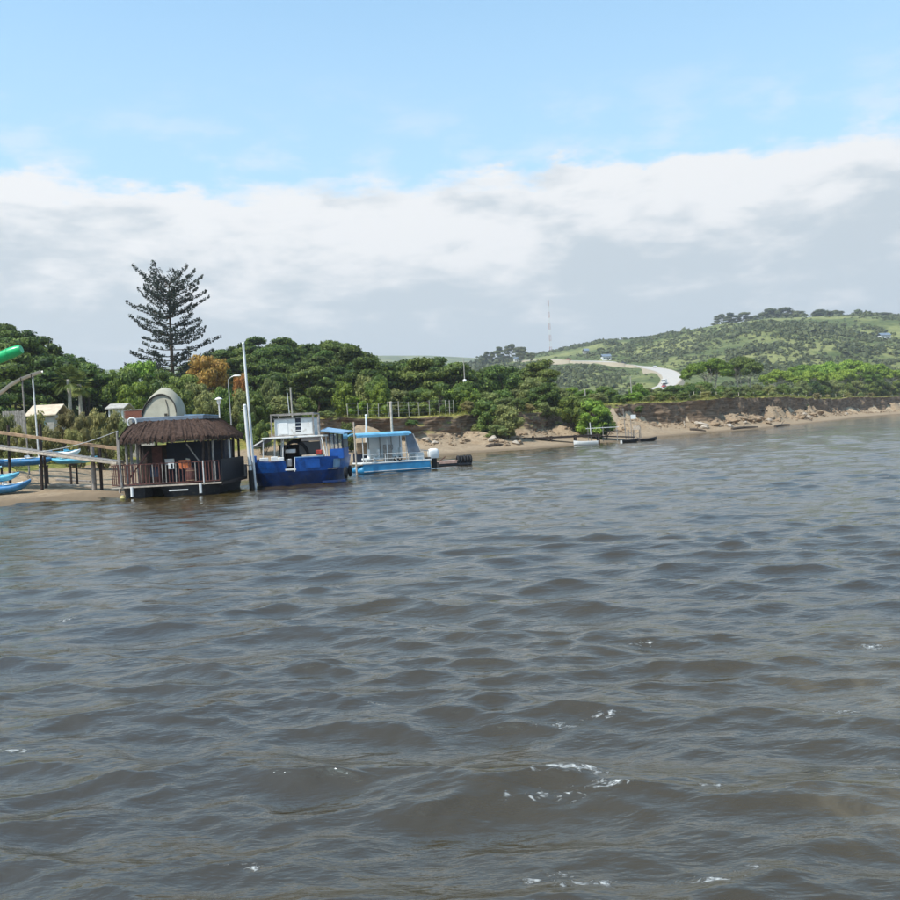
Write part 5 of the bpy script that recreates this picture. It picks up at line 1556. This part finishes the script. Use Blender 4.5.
def brick_wall():
    a = W(124, 415, 80); b = W(152, 413, 80)
    z0 = bank_z(a.x, 80) - .2; zt = W(138, 410, 80).z; h = max(.9, zt - z0)
    o = empty('brick_wall', (a.x, 80, z0), 0, 'weathered red brick wall just left of the beige tent', 'wall')
    L = b.x - a.x
    MB().box((L / 2, .1, h / 2), (L, .16, h)).build('mortar_core', M['concrete'], o)
    me = MB().box((0, 0, 0), (.215, .06, .065)).mesh('brick'); me.materials.append(M['brick'])
    rows = int(h / .08)
    for j in range(rows - 9 if rows > 14 else 0, rows):
        for i in range(int(L / .23)):
            bo = link_mesh('brick', me, None, o, (.12 + i * .23 + (.115 if j % 2 else 0), .0 + random.uniform(-.012, .012), .05 + j * .08))
    MB().box((L / 2, .08, h + .03), (L + .1, .3, .07)).build('coping', M['concrete'], o)
brick_wall()
def fence(name, pts, h, label, postmat, r=.05, wires=3, rail=None, pale=()):
    o = empty(name, (0, 0, 0), 0, label, 'fence')
    tops = []
    for i, p in enumerate(pts):
        f = Vector((p[0], p[1], bank_z(p[0], p[1])))
        hh = h * random.uniform(.9, 1.08)
        t = f + Vector((random.uniform(-.06, .06), random.uniform(-.06, .06), hh))
        MB().tube([f - Vector((0, 0, .3)), t], [r, r * .9], 6).build('post', M[postmat], o)
        tops.append((f, t))
    for k in range(wires):
        q = 1 - k / (wires + .3) - .04
        for (f0, t0), (f1, t1) in zip(tops, tops[1:]):
            MB().bar(f0.lerp(t0, q), f1.lerp(t1, q), (rail or .014), (rail or .014)).build('rail' if rail else 'wire', M[postmat if rail else 'steel'], o)
    return o
pts = []
for px in list(np.linspace(348, 440, 10)) + [446, 450, 454]:
    Yf = inland_y(px, 13.2, 80); pts.append((az(px, 418) * Yf, Yf))
fence('post_fence', pts, 1.9, 'wire fence on pale concrete posts along the turf above the near bank', 'concrete', .055, 4)
pts = [(W(px, 410, 78).x, 78) for px in np.linspace(62, 106, 12)]
fence('rail_fence', pts, 1.3, 'weathered grey timber rail fence behind the yellowish shrubs', 'grey_pole', .05, 2, .07)
pts = []
for px in np.linspace(694, 866, 24):
    Yf = inland_y(px, 13.5); pts.append((az(px, 400) * Yf, Yf))
fence('terrace_fence', pts, 1.5, 'thin pale post fence in front of the right-hand undergrowth', 'timber_pale', .07, 2)
def grey_wall():
    a = W(2, 412, 74); b = W(24, 412, 74); z0 = bank_z(a.x, 74) - .2; h = W(12, 411, 74).z - z0
    o = empty('plank_screen', (a.x, 74, z0), 0, 'grey upright plank screen among shrubs at the far left', 'screen')
    L = b.x - a.x
    for i in range(int(L / .2)):
        MB().box((.1 + i * .2, 0, h / 2 + random.uniform(-.04, .04)), (.175, .03, h)).build('plank', M['grey_pole'], o)
    for z in (.4, h - .4):
        MB().box((L / 2, .04, z), (L, .05, .08)).build('rail', M['dark_wood'], o)
grey_wall()

def lamp(px, top, Y, label, arm=True):
    t = W(px, top, Y); z0 = bank_z(t.x, Y); h = t.z - z0
    o = empty('street_lamp', (t.x, Y, z0), 0, label, 'street lamp')
    if arm:
        MB().tube([(0, 0, -.1), (-.1, 0, h - .8), (-.05, 0, h - .25), (.25, 0, h - .03), (.5, 0, h)], [.07, .055, .05, .045, .04], 7).build('pole', M['steel'], o, 60)
        MB().loft([[(x, y * k, z * k + h + .02) for y, z in ((-.12, 0), (-.08, .09), (.08, .09), (.12, 0), (0, -.06))] for x, k in ((.38, .6), (.55, 1), (.95, 1), (1.1, .6))]).build('lamp_head', M['white_plastic'], o, 50)
    else:
        MB().tube([(0, 0, -.1), (0, 0, h - .35)], [.07, .06], 7).build('pole', M['white_paint'], o, 60)
        MB().lathe([(.06, h - .75), (.17, h - .55), (.19, h - .3), (.16, h - .26)], n=10).build('lantern', M['white_plastic'], o, 60)
        MB().lathe([(.001, h), (.22, h - .08), (.34, h - .18), (.36, h - .22), (.15, h - .22)], n=12).build('lamp_hood', M['white_plastic'], o, 60)
    return o
lamp(229, 376.5, 84, 'street lamp with a white curved-arm head below the orange tree')
lamp(218.5, 397, 82, 'short white hooded lamp standing behind the lodge roof', False)
def lantern_mast(px, top, bot, dot, Y, label):
    t = W(px, top, Y); q = W(px + 1.2, dot, Y); x0 = W(px + 2, bot, Y).x
    z0 = bank_z(x0, Y)
    o = empty('light_mast', (x0, Y, z0), 0, label, 'mast')
    MB().tube([(0, 0, -.2), (q.x - x0, 0, q.z - z0), (t.x - x0, 0, t.z - z0)], [.10, .07, .05], 7).build('pole', M['concrete'], o)
    MB().lathe([(.001, .25), (.2, .2), (.28, 0), (.2, -.2), (.001, -.25)], (q.x - x0, -.1, q.z - z0), 10).build('light_drum', M['white_plastic'], o, 60)
lantern_mast(463.5, 358, 400, 381, 122, 'slim light mast with a white drum standing before the dune wood')
for px, top, Y, lab in ((290.5, 388, 100, 'slim pale pole behind the white cabin of the blue boat'), (630.5, 377, 168, 'slender pale pole on the terrace below the winding road'), (585, 390, 150, 'short pale pole among the bushes behind the jetty')):
    t = W(px, top, Y); z0 = bank_z(t.x, Y)
    pole('utility_pole', (t.x + .05, Y, z0 - .2), t, .10, 'concrete', lab)

# ---------------------------------------------------------------- jetty, dinghy, signs on the right beach
def jetty():
    a = W(522, 435.5, 113); b = W(600, 434, 112); c = W(628, 437, 116)
    o = empty('timber_jetty', (0, 0, 0), 0, 'low dark timber jetty on posts reaching along the right-hand beach', 'jetty')
    a.z, b.z = 1.15, 1.15
    n = 34
    for i in range(n):
        q = a.lerp(b, (i + .5) / n)
        MB().box((q.x, q.y, q.z), ((b - a).length / n * .9, 1.4, .06), (0, 0, math.atan2(b.y - a.y, b.x - a.x))).build('plank', M['dark_wood'], o)
    for y in (-.6, .6):
        off = Vector((0, y, -.13))
        MB().bar(a + off, b + off, .12, .2).build('beam', M['dark_wood'], o)
    for px in (524, 533, 551, 575, 598):
        t = (px - 522) / 78.0; q = a.lerp(b, t)
        for y in (-.62, .62):
            z0 = min(bank_z(q.x, q.y + y), .3) - .6
            MB().tube([(q.x, q.y + y, z0), (q.x, q.y + y, 1.25 if px != 533 else 1.35)], .11, 7).build('post', M['dark_wood'], o)
    # handrail with a single white top bar
    for px in (588, 603, 617):
        t = W(px, 431, 113.5)
        MB().tube([(t.x, t.y, .2), (t.x, t.y, 2.1)], .045, 6).build('rail_post', M['grey_pole'], o)
    MB().bar((*W(586, 431, 113.5).xy, 1.95), (*W(619, 431, 113.5).xy, 1.95), .07, .07).build('handrail', M['white_paint'], o)
    MB().bar((*W(586, 431, 113.5).xy, 1.45), (*W(619, 431, 113.5).xy, 1.45), .06, .06).build('handrail', M['dark_wood'], o)
    MB().tube([(*W(591, 431, 112.6).xy, .3), (*W(590, 425, 112.6).xy, 2.7)], .06, 6).build('mooring_post', M['white_paint'], o)
    q0, q1 = W(600, 436, 113.5), W(634, 438, 117)
    q0.z, q1.z = .95, .55
    for i in range(16):
        q = q0.lerp(q1, (i + .5) / 16)
        MB().box((q.x, q.y, q.z), (.26, .9, .05)).build('ramp_plank', M['dark_wood'], o)
    MB().bar(q0 - Vector((0, .3, .08)), q1 - Vector((0, .3, .08)), .08, .12).build('ramp_beam', M['dark_wood'], o)
jetty()
def dinghy(px, py, L, label, mat, inner, rz=0., wd=1.3, ht=.55):
    p = G(px, py, .1); z = max(bank_z(p.x, p.y), -.08)
    o = empty('dinghy', (p.x, p.y, z), rz, label, 'dinghy')
    rings = []
    for i in range(11):
        t = -1 + 2 * i / 10
        k = (1 - max(0, t) ** 2.4) ** .8 * (1 - .15 * max(0, -t)); k = max(k, .05); sh = .18 * max(0, t) ** 2
        rings.append([(t * L / 2, y * wd / 2 * k, z_ * ht + sh) for y, z_ in ((-1, 1), (-.92, .45), (-.5, .05), (0, 0), (.5, .05), (.92, .45), (1, 1), (.9, 1), (.8, .5), (.4, .16), (-.4, .16), (-.8, .5), (-.9, 1))])
    MB().loft(rings).build('hull', M[mat], o, 50)
    for x in (-.25, .12):
        MB().box((x * L, 0, ht * .72), (.25, wd * .8, .05)).build('thwart', M[inner], o)
    MB().box((-L * .49, 0, ht * .55), (.06, wd * .7, ht * .8)).build('transom', M[inner], o)
    return o
dinghy(586, 444.5, 2.9, 'white dinghy pulled up beneath the jetty handrail', 'white_plastic', 'timber_pale', R(170))
dinghy(630, 441.8, 2.2, 'small black and white dinghy afloat at the end of the jetty ramp', 'black_hull', 'white_paint', R(8), 1.0, .42)
dinghy(648, 440.2, 2.3, 'narrow black dinghy lying at the water edge right of the jetty', 'black_hull', 'dark_wood', R(10), .9, .42)
def signboard():
    p = W(634.5, 436, 121); z = bank_z(p.x, 121)
    o = empty('sign_post', (p.x - .4, 121, z), 0, 'small blank white board on a thin post above the jetty end', 'sign')
    t = W(634.5, 416, 121).z - z
    MB().tube([(0, 0, -.2), (0, 0, t + .15)], .05, 6).build('post', M['grey_pole'], o)
    MB().box((.35, -.06, t - .1), (.68, .04, .55)).build('board', M['white_plastic'], o, bevel=.01)
    p = W(626, 436, 122); z = bank_z(p.x, 122)
    o = empty('stick_post', (p.x, 122, z), 0, 'bare crooked pole left of the white signboard', 'pole')
    t = W(623, 409, 122)
    MB().tube([(0, 0, -.2), (-.1, 0, 1.8), (t.x - p.x, 0, t.z - z)], [.07, .06, .04], 6).build('shaft', M['grey_pole'], o)
    MB().box((t.x - p.x, 0, t.z - z), (.18, .12, .12)).build('tip', M['grey_pole'], o)
    # slatted timber stand on the sand
    p = W(634, 434, 122); z = bank_z(p.x, 122)
    o = empty('slatted_stand', (p.x - .7, 122, z), 0, 'rickety grey timber stand on the sand below the signboard', 'stand')
    for x in (0, .75, 1.6):
        for y in (0, .8):
            MB().bar((x, y, -.2), (x, y, 1.5 + .35 * (x > 1)), .08, .08).build('leg', M['grey_pole'], o)
    MB().bar((0, 0, .1), (1.6, 0, 1.3), .07, .05).build('brace', M['grey_pole'], o)
    MB().bar((1.6, 0, .1), (0, 0, 1.2), .07, .05).build('brace', M['grey_pole'], o)
    for i in range(7):
        MB().box((.06 + i * .26, .4, 1.5), (.2, .95, .04)).build('slat', M['timber_pale'], o)
    MB().box((1.2, .75, 1.75), (.9, .05, .5)).build('back_board', M['timber_pale'], o)
signboard()
t = W(684.5, 427.5, 152); pole('beach_post', (t.x, 152, bank_z(t.x, 152) - .2), W(684, 423, 152) + Vector((0, 0, .3)), .10, 'timber_pale', 'short pale post standing alone on the sand right of the jetty')

# ---------------------------------------------------------------- fallen earth, stones and driftwood under the bank
def rock_mesh(seed, sub=2):
    bm = bmesh.new(); bmesh.ops.create_icosphere(bm, subdivisions=sub, radius=.5)
    r = random.Random(seed); ph = [r.uniform(0, 6) for _ in range(6)]
    for v in bm.verts:
        p = v.co; k = 1 + .22 * math.sin(p.x * 7 + ph[0]) * math.sin(p.y * 6 + ph[1]) + .18 * math.sin(p.z * 8 + ph[2] + p.x * 4) + r.uniform(-.07, .07)
        v.co = p * k
    me = bpy.data.meshes.new('rock'); bm.to_mesh(me); bm.free()
    return me
ROCKS = [rock_mesh(i) for i in range(5)]
ROCKS2 = [m.copy() for m in ROCKS]
for m in ROCKS: m.materials.append(M['clod'])
for m in ROCKS2: m.materials.append(M['stone_pale'])
def spot(px, py):
    """land surface of the bank seen at a pixel"""
    d = ray(px, py); best = None
    for Y in np.arange(60, 330, .5):
        z = CAMZ + d.z * Y
        i = int((d.x * Y - _BX0) / _BS); j = int((Y - _BY0) / _BS)
        if 0 <= i < 1300 and 0 <= j < 900 and z <= _BR[i, j]: return Vector((d.x * Y, Y, z))
    return None
rr = random.Random(12)
for i in range(46):
    px = rr.uniform(695, 850) if i < 34 else rr.uniform(425, 520)
    py = (427 - (px - 695) * .085 if i < 34 else 443) + rr.uniform(-5.0, 2.5)
    p = spot(px, py)
    if p is None: continue
    s = rr.uniform(.5, 1.5) * (1.2 if i < 34 else .7)
    o = link_mesh('earth_clod', (ROCKS if i % 3 else ROCKS2)[i % 5], None, None, p + Vector((0, 0, s * .08)))
    o.scale = (s * rr.uniform(.9, 1.9), s, s * rr.uniform(.45, .8)); o.rotation_euler = (rr.uniform(-.3, .3), rr.uniform(-.3, .3), rr.uniform(0, 6))
    tag(o, 'fallen sandy clod under the right-hand eroded bank' if i < 34 else 'fallen pale clod on the sand right of the outboard motor', 'clod', 'clods under the right-hand bank' if i < 34 else 'clods on the sand near the tyre raft')
for px0, py0, px1, py1, lab in ((732, 429.5, 758, 427.5, 'long dark driftwood log under the middle of the right bank'), (690, 430, 706, 431.5, 'broken reddish driftwood log left of the clods'), (775, 427, 790, 425.0, 'pale driftwood log at the water edge right of the clods'), (487, 447.5, 503, 445.5, 'dark driftwood log on the sand left of the jetty'), (800, 416, 812, 421, 'thin fallen trunk leaning down the right bank')):
    a, b = spot(px0, py0), spot(px1, py1)
    if a is None or b is None: continue
    o = empty('driftwood_log', a, 0, lab, 'log')
    d = b - a
    MB().tube([Vector((0, 0, .1)), d * .3 + Vector((0, .2, .22)), d * .7 + Vector((0, -.1, .2)), d + Vector((0, 0, .12))], [.22, .2, .16, .09], 7).build('stem', M['driftwood'], o)
    MB().tube([d * .4 + Vector((0, 0, .2)), d * .45 + Vector((.2, 0, .7)), d * .5 + Vector((.5, .1, 1.0))], [.08, .06, .02], 5).build('branch_stub', M['driftwood'], o)
def rubble():
    r = np.random.default_rng(9)
    sel = np.argwhere((BPP > .62) & (BPP < 1.02) & (BVX > -8) & (BVY < 300))
    k = sel[r.integers(0, len(sel), 2600)]
    mb_v, mb_f, off = [], [], 0
    base = np.array([v.co[:] for v in ROCKS[0].vertices]); 
    ico = bmesh.new(); bmesh.ops.create_icosphere(ico, subdivisions=1, radius=.5)
    bv = np.array([v.co[:] for v in ico.verts]); bf = np.array([[v.index for v in f.verts] for f in ico.faces]); ico.free()
    for a, b in k:
        s = r.uniform(.10, .42) * r.uniform(.6, 1.4)
        v = bv * (1 + r.uniform(-.25, .25, (len(bv), 1))) * s * np.array([r.uniform(.8, 1.6), 1, r.uniform(.5, .9)])
        mb_v.append(v + np.array([BVX[a, b] + r.normal(0, .4), BVY[a, b] + r.normal(0, .4), BVZ[a, b] + s * .1])); mb_f.append(bf + off); off += len(bv)
    me = np_mesh('rubble', np.concatenate(mb_v), np.concatenate(mb_f))
    tag(link_mesh('rubble', me, M['clod']), 'loose lumps of fallen earth along the foot of the bank', 'rubble', kind='stuff')
rubble()

# ---------------------------------------------------------------- far things: mast, vehicles, roadside house
def radio_mast():
    Y = 960.0
    b = W(550.5, 349, Y); t = W(547.8, 300, Y)
    z0 = gz(b.x, Y); H = t.z - z0
    o = empty('radio_mast', (b.x, Y, z0), 0, 'tall red and white lattice radio mast on the far ridge', 'mast')
    n = 9
    for k in range(n):
        w0 = 1.5 - .9 * k / n; w1 = 1.5 - .9 * (k + 1) / n; za, zb = H * k / n, H * (k + 1) / n
        mb = MB()
        ca = [Vector((math.cos(a) * w0, math.sin(a) * w0, za)) for a in (0, 2.094, 4.189)]; cb = [Vector((math.cos(a) * w1, math.sin(a) * w1, zb)) for a in (0, 2.094, 4.189)]
        for i in range(3):
            mb.tube([ca[i], cb[i]], .15, 5)
            for q in range(3):
                f0, f1 = q / 3, (q + 1) / 3
                mb.tube([ca[i].lerp(cb[i], f0), ca[(i + 1) % 3].lerp(cb[(i + 1) % 3], f1)], .07, 4)
            mb.tube([ca[i], ca[(i + 1) % 3]], .10, 4)
        mb.build('mast_section', M['mast_red' if k % 2 == 0 else 'white_paint'], o, None)
    MB().tube([(0, 0, H), (0, 0, H + 3)], .12, 5).build('aerial', M['white_paint'], o)
radio_mast()
def on_road(px):
    best = min(ROAD, key=lambda p: abs(450 + 900 * p.x / p.y - px)); return best
def car(px, label, mat, s=1.0, big=False, side=0.0):
    p = on_road(px); i = ROAD.index(p); t = ROAD[min(i + 1, len(ROAD) - 1)] - ROAD[max(i - 1, 0)]
    n = Vector((-t.y, t.x, 0)).normalized()
    o = empty('truck' if big else 'car', (p.x + n.x * side, p.y + n.y * side, p.z + 1.08), math.atan2(t.y, t.x), label, 'truck' if big else 'car')
    L, Wd = (6.0, 2.2) if big else (4.3, 1.8)
    prof = [(-.5, .35), (-.5, .85), (-.42, .95), (.15, .98), (.45, .88), (.5, .7), (.5, .35)]
    if big: prof = [(-.5, .5), (-.5, 2.7), (.2, 2.7), (.2, 1.3), (.5, 1.2), (.5, .5)]
    MB().loft([[(x * L, y, z) for x, z in prof] for y in (-Wd / 2, Wd / 2)]).build('body', M[mat], o, bevel=.05)
    if big:
        MB().loft([[(x * L, y, z) for x, z in ((.215, 1.3), (.22, 2.2), (.38, 2.2), (.48, 1.3))] for y in (-Wd * .46, Wd * .46)]).build('cab', M['glass_dark'], o, bevel=.03)
    else:
        MB().loft([[(x * L, y, z) for x, z in ((-.36, .95), (-.25, 1.42), (.06, 1.45), (.22, .96))] for y in (-Wd * .44, Wd * .44)]).build('cabin', M['glass_dark'], o, bevel=.03)
        MB().box((-.09 * L, 0, 1.46), (L * .3, Wd * .84, .06)).build('roof', M[mat], o)
    for x in (-.31, .31):
        for y in (-1, 1):
            w = empty('wheel', (x * L, y * Wd * .46, .34)); w.parent = o
            MB().torus((0, 0, 0), .24, .10, 'Y', 14, 6).build('tyre', M['black_rubber'], w)
            MB().lathe([(.001, .06), (.2, .05), (.2, -.05), (.001, -.06)], n=10, axis='Y').build('rim', M['car_silver'], w)
    for y in (-.6, .6):
        MB().box((L * .5 + .01, y, .68), (.04, .3, .14)).build('headlight', M['white_plastic'], o)
car(573, 'tiny red car on the far straight of the hillside road', 'car_red', side=-1.5)
car(627, 'small dark car on the middle of the hillside road', 'navy', side=1.5)
car(655, 'white car nearing the bend of the hillside road', 'white_paint', side=2.2)
car(664, 'red car on the bend of the hillside road', 'car_red', side=1.2)
car(671, 'white truck at the outside of the road bend', 'white_paint', big=True, side=-2)
def road_house(px, py, label, w=9, h=4, mat='white_paint', roof='roof_slate'):
    p = hit(px, py, 300); z = p.z - 1
    o = empty('house', (p.x, p.y, z), .1, label, 'house')
    MB().box((0, 0, h / 2), (w, 6, h)).build('wall', M[mat], o)
    for s in (-1, 1):
        P = [(-w / 2 - .4, s * 3.5, h - .1), (w / 2 + .4, s * 3.5, h - .1), (w / 2 + .4, 0, h + 2), (-w / 2 - .4, 0, h + 2)]
        MB().add(P + [(x, y, z_ + .2) for x, y, z_ in P], [(0, 1, 2, 3), (4, 7, 6, 5), (0, 4, 5, 1), (1, 5, 6, 2), (2, 6, 7, 3), (3, 7, 4, 0)]).build('roof_slope', M[roof], o)
    for x in (-.28, .05, .32):
        MB().box((x * w, -3.03, h * .55), (w * .14, .08, h * .35)).build('window', M['glass_dark'], o)
    MB().box((w * .18, -3.03, h * .3), (w * .1, .08, h * .6)).build('door', M['dark_wood'], o)
road_house(606, 360, 'small white roadside house with a dark roof above the hillside road', 7, 3.2)
road_house(516, 361.5, 'tiny white house at the left end of the hillside road', 4, 3)
road_house(586, 353.5, 'small pale house high on the slope right of the mast', 4.5, 3.2, 'concrete')
road_house(884, 339, 'small white house on the upper right hillside', 8, 3.5)

# ---------------------------------------------------------------- air
def haze():
    m = bpy.data.materials.new('haze'); m.use_nodes = True
    t = m.node_tree; t.nodes.clear()
    out = t.nodes.new('ShaderNodeOutputMaterial'); v = t.nodes.new('ShaderNodeVolumePrincipled')
    v.inputs['Color'].default_value = (0.96, 0.98, 1.0, 1); v.inputs['Density'].default_value = HAZE_DENSITY
    v.inputs['Anisotropy'].default_value = 0.2
    t.links.new(v.outputs[0], out.inputs['Volume'])
    ztop = max(float(GZ.max()), 140) + 12
    o = MB().box((0, 2225, (ztop - 8) / 2), (7900, 5700, ztop + 8)).build('haze', m, None, None)
    tag(o, 'thin pale sea haze between the river and the far hills', 'haze', kind='stuff')
HAZE_DENSITY = 0.00023
haze()
